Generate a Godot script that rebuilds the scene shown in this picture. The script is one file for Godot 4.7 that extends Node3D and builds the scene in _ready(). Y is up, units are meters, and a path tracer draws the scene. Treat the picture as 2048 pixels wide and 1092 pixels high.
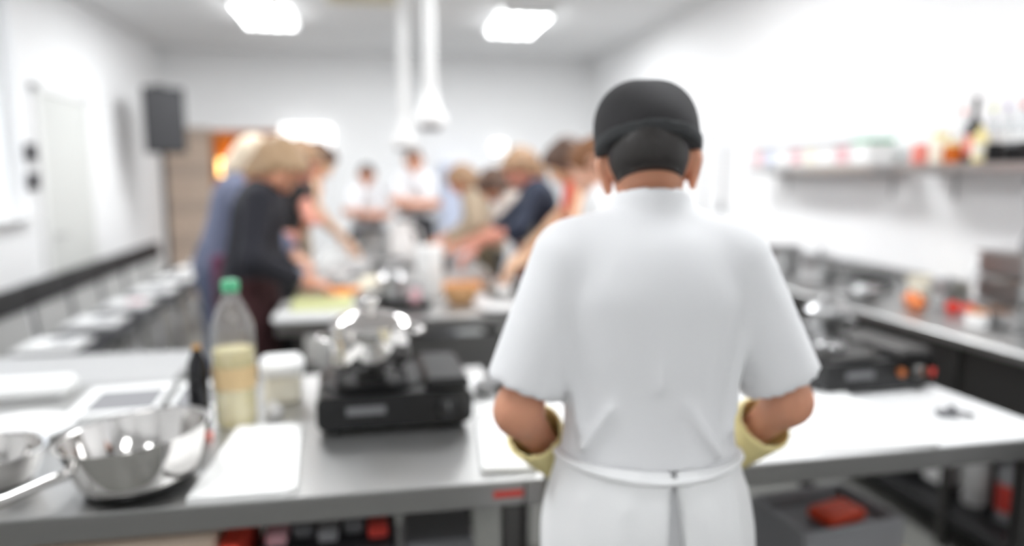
extends Node3D

# ------------------------------------------------------------------ materials
var M := {}
var taken := {}
var mesh_cache := {}

func mat(key: String, c: Color, rough := 0.6, metal := 0.0) -> StandardMaterial3D:
	var m := StandardMaterial3D.new()
	m.resource_name = key
	m.albedo_color = c
	m.roughness = rough
	m.metallic = metal
	M[key] = m
	return m

func noise_tex(freq: float, lo: Color, hi: Color, sd: int, octaves := 4, size := 512) -> NoiseTexture2D:
	var n := FastNoiseLite.new()
	n.seed = sd
	n.frequency = freq
	n.fractal_octaves = octaves
	var t := NoiseTexture2D.new()
	t.width = size
	t.height = size
	t.seamless = true
	t.noise = n
	var g := Gradient.new()
	g.set_color(0, lo)
	g.set_color(1, hi)
	t.color_ramp = g
	return t

func tri(m: StandardMaterial3D, s: Vector3) -> void:
	m.uv1_triplanar = true
	m.uv1_world_triplanar = true
	m.uv1_scale = s

func make_materials() -> void:
	var plaster := mat("white_plaster", Color(0.975, 0.975, 0.975), 0.75)
	plaster.albedo_texture = noise_tex(0.02, Color(0.99, 0.99, 0.99), Color(1, 1, 1), 3)
	tri(plaster, Vector3(0.6, 0.6, 0.6))
	mat("ceiling_paint", Color(0.9, 0.9, 0.9), 0.85)
	var fl := mat("grey_vinyl", Color(0.55, 0.55, 0.53), 0.35)
	fl.albedo_texture = noise_tex(0.05, Color(0.86, 0.86, 0.86), Color(1, 1, 1), 9)
	tri(fl, Vector3(0.8, 0.8, 0.8))
	var st := mat("stainless", Color(0.76, 0.76, 0.755), 0.4, 1.0)
	st.roughness_texture = noise_tex(0.03, Color(0.93, 0.93, 0.93), Color(1, 1, 1), 5)
	tri(st, Vector3(0.3, 4.0, 4.0))
	var st2 := mat("stainless_edge", Color(0.62, 0.615, 0.61), 0.34, 1.0)
	st2.roughness_texture = st.roughness_texture
	tri(st2, Vector3(0.3, 4.0, 4.0))
	mat("polished_steel", Color(0.86, 0.85, 0.84), 0.08, 1.0)
	mat("satin_steel", Color(0.75, 0.75, 0.75), 0.28, 1.0)
	mat("dark_steel", Color(0.36, 0.355, 0.35), 0.4, 0.9)
	mat("chrome_tube", Color(0.72, 0.72, 0.73), 0.22, 1.0)
	mat("black_enamel", Color(0.035, 0.035, 0.04), 0.3)
	mat("black_plastic", Color(0.05, 0.05, 0.055), 0.5)
	mat("speaker_case", Color(0.1, 0.1, 0.105), 0.7)
	mat("speaker_grille", Color(0.19, 0.19, 0.2), 0.6)
	mat("white_plastic", Color(0.95, 0.95, 0.945), 0.4)
	mat("white_board", Color(0.975, 0.975, 0.97), 0.5)
	mat("white_paper", Color(0.97, 0.97, 0.965), 0.9)
	mat("print_grey", Color(0.55, 0.55, 0.56), 0.8)
	mat("grey_laminate", Color(0.72, 0.72, 0.72), 0.5)
	mat("white_laminate", Color(0.87, 0.87, 0.87), 0.45)
	mat("cream", Color(0.955, 0.93, 0.86), 0.6)
	mat("dough", Color(0.965, 0.93, 0.84), 0.8)
	mat("porcelain", Color(0.965, 0.96, 0.955), 0.2)
	mat("pale_green", Color(0.875, 0.885, 0.66), 0.6)
	mat("orange_food", Color(0.95, 0.6, 0.22), 0.5)
	mat("tomato", Color(0.88, 0.17, 0.09), 0.3)
	mat("orange_red", Color(0.87, 0.27, 0.11), 0.5)
	mat("red_label", Color(0.84, 0.27, 0.23), 0.5)
	mat("red_card", Color(0.95, 0.3, 0.22), 0.6)
	mat("copper", Color(0.8, 0.47, 0.28), 0.35, 0.8)
	mat("bread_crust", Color(0.78, 0.52, 0.3), 0.8)
	mat("cardboard", Color(0.9, 0.82, 0.74), 0.85)
	mat("grey_plastic", Color(0.62, 0.62, 0.63), 0.45)
	mat("dark_crate", Color(0.22, 0.21, 0.23), 0.6)
	mat("smoked_plastic", Color(0.46, 0.46, 0.47), 0.4)
	mat("pink_card", Color(0.93, 0.72, 0.75), 0.6)
	mat("green_cap", Color(0.3, 0.66, 0.48), 0.4)
	mat("gold_cap", Color(0.76, 0.57, 0.3), 0.35, 0.6)
	mat("dark_glass", Color(0.05, 0.05, 0.07), 0.12)
	mat("label_tan", Color(0.85, 0.74, 0.56), 0.7)
	mat("amber", Color(0.8, 0.4, 0.08), 0.25)
	mat("pale_yellow", Color(0.93, 0.86, 0.6), 0.35)
	mat("lilac", Color(0.74, 0.68, 0.82), 0.5)
	mat("pale_pink", Color(0.9, 0.72, 0.74), 0.6)
	mat("pale_blue", Color(0.78, 0.81, 0.89), 0.6)
	mat("coral", Color(0.93, 0.55, 0.5), 0.4)
	mat("yellow_glove", Color(0.95, 0.89, 0.64), 0.55)
	mat("chair_grey", Color(0.72, 0.72, 0.71), 0.6)
	mat("chair_seat", Color(0.3, 0.3, 0.31), 0.7)
	var wd := mat("light_oak", Color(0.86, 0.78, 0.71), 0.6)
	wd.albedo_texture = noise_tex(0.03, Color(0.8, 0.78, 0.76), Color(1, 1, 1), 12)
	tri(wd, Vector3(0.5, 6, 6))
	var wd2 := mat("oak_darker", Color(0.79, 0.72, 0.66), 0.6)
	wd2.albedo_texture = wd.albedo_texture
	tri(wd2, Vector3(0.6, 5, 5))
	var ow := mat("orange_wood", Color(0.76, 0.48, 0.22), 0.45)
	ow.albedo_texture = noise_tex(0.03, Color(0.75, 0.68, 0.6), Color(1, 1, 1), 14)
	tri(ow, Vector3(5, 0.5, 5))
	var bw := mat("beech", Color(0.88, 0.7, 0.5), 0.55)
	bw.albedo_texture = wd.albedo_texture
	tri(bw, Vector3(1.5, 8, 8))
	mat("door_paint", Color(0.86, 0.865, 0.85), 0.5)
	mat("eye_white", Color(0.95, 0.94, 0.92), 0.2)
	mat("iris", Color(0.16, 0.1, 0.07), 0.2)
	mat("lips", Color(0.72, 0.38, 0.34), 0.5)
	mat("brow", Color(0.3, 0.2, 0.14), 0.9)
	for a in [["skin_fair", Color(0.9, 0.7, 0.6)], ["skin_warm", Color(0.84, 0.6, 0.48)], ["skin_tan", Color(0.78, 0.54, 0.42)], ["skin_beige", Color(0.91, 0.74, 0.6)], ["skin_rosy", Color(0.9, 0.63, 0.55)]]:
		var s := mat(a[0], a[1], 0.5)
		s.subsurf_scatter_enabled = true
		s.subsurf_scatter_strength = 0.12
	var weave := noise_tex(0.35, Color(0.3, 0.3, 0.3), Color(0.8, 0.8, 0.8), 21, 2, 256)
	for a in [["coat_white", Color(0.93, 0.93, 0.935)], ["shirt_white", Color(0.96, 0.96, 0.96)], ["navy", Color(0.13, 0.13, 0.16)], ["slate_blue", Color(0.44, 0.46, 0.55)], ["charcoal", Color(0.2, 0.205, 0.21)], ["coat_pale", Color(0.84, 0.84, 0.85)],
			["maroon", Color(0.24, 0.12, 0.13)], ["denim", Color(0.35, 0.38, 0.47)], ["rust", Color(0.72, 0.42, 0.22)], ["taupe", Color(0.72, 0.65, 0.56)], ["floral", Color(0.83, 0.78, 0.74)], ["ink_blue", Color(0.17, 0.2, 0.27)],
			["red_top", Color(0.9, 0.33, 0.24)], ["dark_apron", Color(0.2, 0.2, 0.215)], ["dark_trousers", Color(0.18, 0.18, 0.2)], ["olive_apron", Color(0.58, 0.55, 0.46)], ["plum", Color(0.45, 0.25, 0.35)], ["hat_black", Color(0.15, 0.145, 0.15)]]:
		var s := mat(a[0], a[1], 0.9)
		s.heightmap_enabled = true
		s.heightmap_texture = weave
		s.heightmap_scale = 0.02
		s.rim_enabled = true
		s.rim = 0.25
		s.rim_tint = 0.6
		tri(s, Vector3(7, 7, 7))
	for a in [["hair_blonde", Color(0.7, 0.58, 0.45)], ["hair_light_blonde", Color(0.95, 0.88, 0.78)], ["hair_dark_blonde", Color(0.64, 0.51, 0.39)], ["hair_brown", Color(0.36, 0.26, 0.2)], ["hair_chestnut", Color(0.5, 0.33, 0.2)], ["hair_black", Color(0.13, 0.11, 0.1)]]:
		mat(a[0], a[1], 0.55)
	var gl := mat("clear_pane", Color(0.95, 0.98, 0.98, 0.06), 0.02)
	gl.transparency = BaseMaterial3D.TRANSPARENCY_ALPHA
	var pet := mat("clear_plastic", Color(0.97, 0.98, 0.97, 0.1), 0.04)
	pet.transparency = BaseMaterial3D.TRANSPARENCY_ALPHA
	var oil := mat("cooking_oil", Color(0.93, 0.88, 0.66, 0.62), 0.05)
	oil.transparency = BaseMaterial3D.TRANSPARENCY_ALPHA
	var gb := mat("clear_bottle", Color(0.93, 0.94, 0.95, 0.45), 0.06)
	gb.transparency = BaseMaterial3D.TRANSPARENCY_ALPHA
	var tube := mat("tube_glow", Color(1, 1, 1), 0.5)
	tube.emission_enabled = true
	tube.emission = Color(0.98, 0.99, 1.0)
	tube.emission_energy_multiplier = 8.0
	var lit := mat("lit_diffuser", Color(1, 1, 1), 0.5)
	lit.emission_enabled = true
	lit.emission = Color(1, 1, 1)
	lit.emission_energy_multiplier = 1.4
	var warm := mat("warm_glow", Color(1, 0.9, 0.7), 0.5)
	warm.emission_enabled = true
	warm.emission = Color(1.0, 0.82, 0.5)
	warm.emission_energy_multiplier = 5.0

# ------------------------------------------------------------------ mesh helpers
func new_st() -> SurfaceTool:
	var st := SurfaceTool.new()
	st.begin(Mesh.PRIMITIVE_TRIANGLES)
	return st

func tri3(st: SurfaceTool, a: Vector3, b: Vector3, c: Vector3, na: Vector3, nb: Vector3, nc: Vector3) -> void:
	var cr := (b - a).cross(c - a)
	if cr.length_squared() < 1e-16:
		return
	if cr.dot(na + nb + nc) > 0.0:
		st.set_normal(na); st.add_vertex(a)
		st.set_normal(nc); st.add_vertex(c)
		st.set_normal(nb); st.add_vertex(b)
	else:
		st.set_normal(na); st.add_vertex(a)
		st.set_normal(nb); st.add_vertex(b)
		st.set_normal(nc); st.add_vertex(c)

func quad(st: SurfaceTool, a: Vector3, b: Vector3, c: Vector3, d: Vector3, n: Vector3) -> void:
	tri3(st, a, b, c, n, n, n)
	tri3(st, a, c, d, n, n, n)

func add_box(st: SurfaceTool, c: Vector3, size: Vector3, bev := 0.004, b := Basis.IDENTITY) -> void:
	var h := size * 0.5
	var v := minf(bev, minf(h.x, minf(h.y, h.z)) * 0.6)
	# three vertices for each corner, one for each face that meets there
	var p := {}
	for sx in [-1, 1]:
		for sy in [-1, 1]:
			for sz in [-1, 1]:
				var k := Vector3i(sx, sy, sz)
				p[[k, 0]] = c + b * Vector3(sx * h.x, sy * (h.y - v), sz * (h.z - v))
				p[[k, 1]] = c + b * Vector3(sx * (h.x - v), sy * h.y, sz * (h.z - v))
				p[[k, 2]] = c + b * Vector3(sx * (h.x - v), sy * (h.y - v), sz * h.z)
	for s in [-1, 1]:
		quad(st, p[[Vector3i(s, -1, -1), 0]], p[[Vector3i(s, 1, -1), 0]], p[[Vector3i(s, 1, 1), 0]], p[[Vector3i(s, -1, 1), 0]], b * Vector3(s, 0, 0))
		quad(st, p[[Vector3i(-1, s, -1), 1]], p[[Vector3i(1, s, -1), 1]], p[[Vector3i(1, s, 1), 1]], p[[Vector3i(-1, s, 1), 1]], b * Vector3(0, s, 0))
		quad(st, p[[Vector3i(-1, -1, s), 2]], p[[Vector3i(1, -1, s), 2]], p[[Vector3i(1, 1, s), 2]], p[[Vector3i(-1, 1, s), 2]], b * Vector3(0, 0, s))
	for s in [-1, 1]:
		for t in [-1, 1]:
			quad(st, p[[Vector3i(s, t, -1), 0]], p[[Vector3i(s, t, 1), 0]], p[[Vector3i(s, t, 1), 1]], p[[Vector3i(s, t, -1), 1]], b * Vector3(s, t, 0).normalized())
			quad(st, p[[Vector3i(s, -1, t), 0]], p[[Vector3i(s, 1, t), 0]], p[[Vector3i(s, 1, t), 2]], p[[Vector3i(s, -1, t), 2]], b * Vector3(s, 0, t).normalized())
			quad(st, p[[Vector3i(-1, s, t), 1]], p[[Vector3i(1, s, t), 1]], p[[Vector3i(1, s, t), 2]], p[[Vector3i(-1, s, t), 2]], b * Vector3(0, s, t).normalized())
			for u in [-1, 1]:
				var k := Vector3i(s, t, u)
				var n := b * Vector3(s, t, u).normalized()
				tri3(st, p[[k, 0]], p[[k, 1]], p[[k, 2]], n, n, n)

func add_lathe(st: SurfaceTool, prof: Array, segs := 24, o := Vector3.ZERO, b := Basis.IDENTITY, sx := 1.0, sz := 1.0) -> void:
	# prof: Vector2(radius, height) from bottom outside up; smooth where neighbours turn little
	var n := prof.size()
	var fn := []
	for i in n - 1:
		var d: Vector2 = prof[i + 1] - prof[i]
		fn.append(Vector2(d.y, -d.x).normalized() if d.length() > 1e-7 else Vector2(1, 0))
	for i in n - 1:
		var n0: Vector2 = fn[i]
		var n1: Vector2 = fn[i]
		if i > 0 and fn[i].dot(fn[i - 1]) > 0.75:
			n0 = (fn[i] + fn[i - 1]).normalized()
		if i < n - 2 and fn[i].dot(fn[i + 1]) > 0.75:
			n1 = (fn[i] + fn[i + 1]).normalized()
		var p0: Vector2 = prof[i]
		var p1: Vector2 = prof[i + 1]
		for s in segs:
			var a0 := TAU * s / segs
			var a1 := TAU * (s + 1) / segs
			var c0 := Vector3(cos(a0) * sx, 0, sin(a0) * sz)
			var c1 := Vector3(cos(a1) * sx, 0, sin(a1) * sz)
			var A := o + b * (c0 * p0.x + Vector3(0, p0.y, 0))
			var B := o + b * (c1 * p0.x + Vector3(0, p0.y, 0))
			var C := o + b * (c1 * p1.x + Vector3(0, p1.y, 0))
			var D := o + b * (c0 * p1.x + Vector3(0, p1.y, 0))
			var nA := b * (c0 * n0.x + Vector3(0, n0.y, 0))
			var nB := b * (c1 * n0.x + Vector3(0, n0.y, 0))
			var nC := b * (c1 * n1.x + Vector3(0, n1.y, 0))
			var nD := b * (c0 * n1.x + Vector3(0, n1.y, 0))
			tri3(st, A, B, C, nA, nB, nC)
			tri3(st, A, C, D, nA, nC, nD)

func add_tube(st: SurfaceTool, pts: Array, r: float, segs := 10) -> void:
	var up := Vector3(0.123, 1, 0.07).normalized()
	var rings := []
	for i in pts.size():
		var a: Vector3 = pts[maxi(i - 1, 0)]
		var b: Vector3 = pts[mini(i + 1, pts.size() - 1)]
		var t := (b - a).normalized()
		var u := t.cross(up)
		if u.length() < 0.1:
			u = t.cross(Vector3.RIGHT)
		u = u.normalized()
		var w := t.cross(u).normalized()
		rings.append([pts[i], u, w, t])
	for i in pts.size() - 1:
		var R0: Array = rings[i]
		var R1: Array = rings[i + 1]
		var u1: Vector3 = R1[1]
		if u1.dot(R0[1]) < 0.0:
			R1[1] = -R1[1]
			R1[2] = -R1[2]
		for s in segs:
			var a0 := TAU * s / segs
			var a1 := TAU * (s + 1) / segs
			var d0: Vector3 = R0[1] * cos(a0) + R0[2] * sin(a0)
			var d1: Vector3 = R0[1] * cos(a1) + R0[2] * sin(a1)
			var e0: Vector3 = R1[1] * cos(a0) + R1[2] * sin(a0)
			var e1: Vector3 = R1[1] * cos(a1) + R1[2] * sin(a1)
			tri3(st, R0[0] + d0 * r, R0[0] + d1 * r, R1[0] + e1 * r, d0, d1, e1)
			tri3(st, R0[0] + d0 * r, R1[0] + e1 * r, R1[0] + e0 * r, d0, e1, e0)
	for e in [0, pts.size() - 1]:
		var R: Array = rings[e]
		var n: Vector3 = -R[3] if e == 0 else R[3]
		for s in segs:
			var a0 := TAU * s / segs
			var a1 := TAU * (s + 1) / segs
			tri3(st, R[0], R[0] + (R[1] * cos(a0) + R[2] * sin(a0)) * r, R[0] + (R[1] * cos(a1) + R[2] * sin(a1)) * r, n, n, n)

func add_prism(st: SurfaceTool, outline: Array, z0: float, z1: float, o := Vector3.ZERO, b := Basis.IDENTITY) -> void:
	# outline in x-y, extruded along z
	var pv := PackedVector2Array(outline)
	var idx := Geometry2D.triangulate_polygon(pv)
	var area := 0.0
	for i in pv.size():
		area += pv[i].cross(pv[(i + 1) % pv.size()])
	for i in range(0, idx.size(), 3):
		for e in [[z0, -1.0], [z1, 1.0]]:
			var n := b * Vector3(0, 0, e[1] * signf(z1 - z0))
			var q := []
			for j in 3:
				q.append(o + b * Vector3(pv[idx[i + j]].x, pv[idx[i + j]].y, e[0]))
			tri3(st, q[0], q[1], q[2], n, n, n)
	for i in pv.size():
		var p := pv[i]
		var q := pv[(i + 1) % pv.size()]
		var d := (q - p).normalized()
		var n := b * (Vector3(d.y, -d.x, 0) * signf(area))
		quad(st, o + b * Vector3(p.x, p.y, z0), o + b * Vector3(q.x, q.y, z0), o + b * Vector3(q.x, q.y, z1), o + b * Vector3(p.x, p.y, z1), n)

func numbered(s: String) -> String:
	if not taken.has(s):
		taken[s] = 0
		return s
	taken[s] += 1
	return "%s_%03d" % [s, taken[s]]

func thing(called: String, label: String, category: String, at := Vector3.ZERO, turn := 0.0, group := "") -> Node3D:
	var o := Node3D.new()
	o.name = numbered(called)
	add_child(o)
	o.position = at
	o.rotation_degrees.y = turn
	tag(o, label, category, group)
	return o

func tag(o: Node3D, label: String, category: String, group := "") -> Node3D:
	o.set_meta("label", label)
	o.set_meta("category", category)
	if group:
		o.set_meta("group", group)
	return o

func part(called: String, st: SurfaceTool, key: String, parent: Node) -> MeshInstance3D:
	return part_mesh(called, st.commit(), key, parent)

func part_mesh(called: String, m: Mesh, key: String, parent: Node) -> MeshInstance3D:
	var o := MeshInstance3D.new()
	o.name = called
	o.mesh = m
	o.material_override = M[key]
	o.cast_shadow = GeometryInstance3D.SHADOW_CASTING_SETTING_ON
	parent.add_child(o, true)
	return o

func single(called: String, st: SurfaceTool, key: String, label: String, category: String, at := Vector3.ZERO, turn := 0.0, group := "") -> MeshInstance3D:
	var o := part(numbered(called), st, key, self)
	o.position = at
	o.rotation_degrees.y = turn
	tag(o, label, category, group)
	return o

func struct(called: String, st: SurfaceTool, key: String) -> MeshInstance3D:
	var o := part(called, st, key, self)
	o.set_meta("kind", "structure")
	return o

func bx(c: Vector3, size: Vector3, bev := 0.004, b := Basis.IDENTITY) -> SurfaceTool:
	var st := new_st()
	add_box(st, c, size, bev, b)
	return st

func la(prof: Array, segs := 24, o := Vector3.ZERO, b := Basis.IDENTITY, sx := 1.0, sz := 1.0) -> SurfaceTool:
	var st := new_st()
	add_lathe(st, prof, segs, o, b, sx, sz)
	return st

func tb(pts: Array, r: float, segs := 10) -> SurfaceTool:
	var st := new_st()
	add_tube(st, pts, r, segs)
	return st

func span(a: Vector3, b: Vector3) -> Array:
	return [(a + b) * 0.5, (b - a).abs()]

func arc(c: Vector3, u: Vector3, w: Vector3, r: float, a0: float, a1: float, n: int) -> Array:
	var out := []
	for i in n + 1:
		var a := deg_to_rad(lerpf(a0, a1, float(i) / n))
		out.append(c + u * (cos(a) * r) + w * (sin(a) * r))
	return out

func ball(r: float, segs := 14) -> SurfaceTool:
	var pr := []
	for i in 9:
		var a := -PI / 2 + PI * i / 8.0
		pr.append(Vector2(maxf(cos(a) * r, 0.0), sin(a) * r))
	return la(pr, segs)

# ------------------------------------------------------------------ smooth bodies (distance field, surface nets)
# bone: [a, b, ra, rb, squash, axis, cap]; squash > 1 thins the bone along axis; cap 1 cuts it flat at b
func bone(a: Vector3, b: Vector3, ra: float, rb: float, squash := 1.0, axis := Vector3.ZERO, cap := 0) -> Array:
	return [a, b, ra, rb, squash, axis, cap]

func sdf(bones: Array, cell: float, k: float, planes: Array = []) -> Dictionary:
	var lo := Vector3(1e9, 1e9, 1e9)
	var hi := -lo
	for q in bones:
		var r: float = maxf(q[2], q[3])
		var e := Vector3(r, r, r)
		lo = lo.min(q[0] - e).min(q[1] - e)
		hi = hi.max(q[0] + e).max(q[1] + e)
	lo -= Vector3.ONE * cell * 2.5
	hi += Vector3.ONE * cell * 2.5
	var nx := int(ceil((hi.x - lo.x) / cell)) + 1
	var ny := int(ceil((hi.y - lo.y) / cell)) + 1
	var nz := int(ceil((hi.z - lo.z) / cell)) + 1
	var f := PackedFloat32Array()
	f.resize(nx * ny * nz)
	f.fill(1.0)
	var sy := nx
	var sz := nx * ny
	for q in bones:
		var a: Vector3 = q[0]
		var b: Vector3 = q[1]
		var ra: float = q[2]
		var rb: float = q[3]
		var s: float = q[4] - 1.0
		var ax: Vector3 = q[5]
		var cap: int = q[6]
		var r := maxf(ra, rb) + k * 0.6 + cell * 2.0
		var e := Vector3(r, r, r)
		var l := ((a.min(b) - e - lo) / cell).floor()
		var h := ((a.max(b) + e - lo) / cell).ceil()
		var i0 := maxi(0, int(l.x)); var i1 := mini(nx - 1, int(h.x))
		var j0 := maxi(0, int(l.y)); var j1 := mini(ny - 1, int(h.y))
		var k0 := maxi(0, int(l.z)); var k1 := mini(nz - 1, int(h.z))
		var ba := b - a
		if s != 0.0:
			ba += ax * (ba.dot(ax) * s)
		var len2 := maxf(ba.length_squared(), 1e-9)
		var ln := sqrt(len2)
		var dr := rb - ra
		for kk in range(k0, k1 + 1):
			for jj in range(j0, j1 + 1):
				var at := kk * sz + jj * sy + i0
				var py := Vector3(lo.x, lo.y + jj * cell, lo.z + kk * cell) - a
				for ii in range(i0, i1 + 1):
					var pa := py
					pa.x += ii * cell
					if s != 0.0:
						pa += ax * (pa.dot(ax) * s)
					var t := pa.dot(ba) / len2
					var tc := clampf(t, 0.0, 1.0)
					var d := (pa - ba * tc).length() - ra - dr * tc
					if cap == 1 and t > 1.0:
						d = maxf(d, (t - 1.0) * ln)
					var g := f[at]
					var w := k - absf(d - g)
					if w > 0.0:
						f[at] = minf(d, g) - w * w * 0.25 / k
					elif d < g:
						f[at] = d
					at += 1
	for pl in planes:
		var pp: Vector3 = pl[0]
		var pn: Vector3 = pl[1].normalized()
		for kk in nz:
			for jj in ny:
				var at := kk * sz + jj * sy
				var base := (Vector3(lo.x, lo.y + jj * cell, lo.z + kk * cell) - pp).dot(pn)
				for ii in nx:
					f[at] = maxf(f[at], base + pn.x * ii * cell)
					at += 1
	# surface nets
	var verts := PackedVector3Array()
	var idx := PackedInt32Array()
	var at_cell := {}
	var off := [0, 1, sy, sy + 1, sz, sz + 1, sz + sy, sz + sy + 1]
	var cs := [Vector3(0, 0, 0), Vector3(1, 0, 0), Vector3(0, 1, 0), Vector3(1, 1, 0), Vector3(0, 0, 1), Vector3(1, 0, 1), Vector3(0, 1, 1), Vector3(1, 1, 1)]
	var edges := [[0, 1], [2, 3], [4, 5], [6, 7], [0, 2], [1, 3], [4, 6], [5, 7], [0, 4], [1, 5], [2, 6], [3, 7]]
	var lim := cell * 2.0
	var active := []
	for kk in nz - 1:
		for jj in ny - 1:
			var at := kk * sz + jj * sy
			for ii in nx - 1:
				var v := f[at]
				if v > lim or v < -lim:
					at += 1
					continue
				var mask := 0
				for c in 8:
					if f[at + off[c]] < 0.0:
						mask |= 1 << c
				if mask != 0 and mask != 255:
					var sum := Vector3.ZERO
					var cnt := 0
					for ed in edges:
						var f0 := f[at + off[ed[0]]]
						var f1 := f[at + off[ed[1]]]
						if (f0 < 0.0) != (f1 < 0.0):
							var c0: Vector3 = cs[ed[0]]
							sum += c0.lerp(cs[ed[1]], f0 / (f0 - f1))
							cnt += 1
					at_cell[at] = verts.size()
					verts.append(lo + (Vector3(ii, jj, kk) + sum / cnt) * cell)
					active.append([at, ii, jj, kk])
				at += 1
	for q in active:
		var at: int = q[0]
		var inside := f[at] < 0.0
		var steps := [[1, sy, sz, q[2], q[3]], [sy, sz, 1, q[3], q[1]], [sz, 1, sy, q[1], q[2]]]
		for s in steps:
			var other := f[at + s[0]] < 0.0
			if other == inside or s[3] == 0 or s[4] == 0:
				continue
			var a: int = at_cell.get(at, -1)
			var b: int = at_cell.get(at - s[1], -1)
			var c: int = at_cell.get(at - s[1] - s[2], -1)
			var d: int = at_cell.get(at - s[2], -1)
			if a < 0 or b < 0 or c < 0 or d < 0:
				continue
			if inside:
				idx.append_array(PackedInt32Array([a, c, b, a, d, c]))
			else:
				idx.append_array(PackedInt32Array([a, b, c, a, c, d]))
	return {"v": verts, "i": idx}

func join(list: Array) -> ArrayMesh:
	var v := PackedVector3Array()
	var ix := PackedInt32Array()
	for d in list:
		var base := v.size()
		v.append_array(d.v)
		for i in d.i:
			ix.append(i + base)
	var n := PackedVector3Array()
	n.resize(v.size())
	for t in range(0, ix.size(), 3):
		var a := v[ix[t]]
		var c := (v[ix[t + 2]] - a).cross(v[ix[t + 1]] - a)
		n[ix[t]] += c
		n[ix[t + 1]] += c
		n[ix[t + 2]] += c
	for i in n.size():
		n[i] = n[i].normalized() if n[i].length_squared() > 0.0 else Vector3.UP
	var arr := []
	arr.resize(Mesh.ARRAY_MAX)
	arr[Mesh.ARRAY_VERTEX] = v
	arr[Mesh.ARRAY_NORMAL] = n
	arr[Mesh.ARRAY_INDEX] = ix
	var m := ArrayMesh.new()
	m.add_surface_from_arrays(Mesh.PRIMITIVE_TRIANGLES, arr)
	return m

# ------------------------------------------------------------------ people
func elbow(s: Vector3, w: Vector3, l1: float, l2: float, hint: Vector3) -> Array:
	var d := w - s
	var L := minf(d.length(), (l1 + l2) * 0.995)
	var u := d.normalized()
	w = s + u * L
	var x := (l1 * l1 - l2 * l2 + L * L) / (2.0 * L)
	var y := sqrt(maxf(l1 * l1 - x * x, 0.0))
	var hp := (hint - u * hint.dot(u)).normalized()
	return [s + u * x + hp * y, w]

func hand_bones(w: Vector3, dir: Vector3, nrm: Vector3, side: float, curl: float, sc: float, fat := 0.0) -> Array:
	var out := []
	dir = dir.normalized()
	nrm = (nrm - dir * nrm.dot(dir)).normalized()
	var th := dir.cross(nrm) * side
	var lat := [0.029, 0.01, -0.01, -0.028]
	var lens := [0.95, 1.06, 1.0, 0.8]
	for i in 4:
		var kn: Vector3 = w + (dir * 0.085 + th * lat[i]) * sc
		out.append(bone(w + (dir * 0.01 + th * lat[i] * 0.55) * sc, kn, 0.013 * sc + fat, 0.0115 * sc + fat))
		var p := kn
		var ang := curl * 0.5
		for j in 3:
			var ln: float = [0.042, 0.026, 0.021][j] * lens[i] * sc
			var dd: Vector3 = (dir * cos(ang) + nrm * sin(ang) + th * lat[i] * 1.6).normalized()
			var q: Vector3 = p + dd * ln
			out.append(bone(p, q, (0.0092 - j * 0.0007) * sc + fat, (0.0086 - j * 0.0007) * sc + fat))
			p = q
			ang += curl
	var t0 := w + (dir * 0.022 + th * 0.024) * sc
	var t1 := t0 + (dir * 0.028 + th * 0.026 + nrm * 0.012) * sc
	var t2 := t1 + (dir * 0.026 + th * 0.010 + nrm * 0.012) * sc
	out.append(bone(t0, t1, 0.014 * sc + fat, 0.0105 * sc + fat))
	out.append(bone(t1, t2, 0.0105 * sc + fat, 0.0085 * sc + fat))
	return out

func map_bones(list: Array, t: Transform3D) -> Array:
	var out := []
	for q in list:
		out.append([t * q[0], t * q[1], q[2], q[3], q[4], t.basis.orthonormalized() * q[5], q[6]])
	return out

func head_bones(ear := 1.0) -> Array:
	var X := Vector3.RIGHT
	var L := []
	L.append(bone(Vector3(0, 0.03, 0.035), Vector3(0, 0.035, -0.02), 0.083, 0.078, 1.1, X))
	L.append(bone(Vector3(0, -0.02, -0.025), Vector3(0, -0.078, -0.052), 0.066, 0.038, 1.05, X))
	L.append(bone(Vector3(-0.03, 0.012, -0.078), Vector3(0.03, 0.012, -0.078), 0.018, 0.018))
	L.append(bone(Vector3(0, 0.005, -0.094), Vector3(0, -0.03, -0.108), 0.008, 0.013))
	L.append(bone(Vector3(-0.036, -0.028, -0.066), Vector3(-0.036, -0.03, -0.066), 0.026, 0.026))
	L.append(bone(Vector3(0.036, -0.028, -0.066), Vector3(0.036, -0.03, -0.066), 0.026, 0.026))
	L.append(bone(Vector3(0, -0.098, -0.078), Vector3(0, -0.1, -0.08), 0.016, 0.016))
	for s in [-1.0, 1.0]:
		L.append(bone(Vector3(s * 0.08 * ear, -0.024, 0.012), Vector3(s * 0.09 * ear, 0.02, 0.026), 0.014 * ear, 0.02 * ear, 2.0, X))
	L.append(bone(Vector3(0, -0.05, 0.015), Vector3(0, -0.13, 0.03), 0.054, 0.05))
	return L

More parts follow.
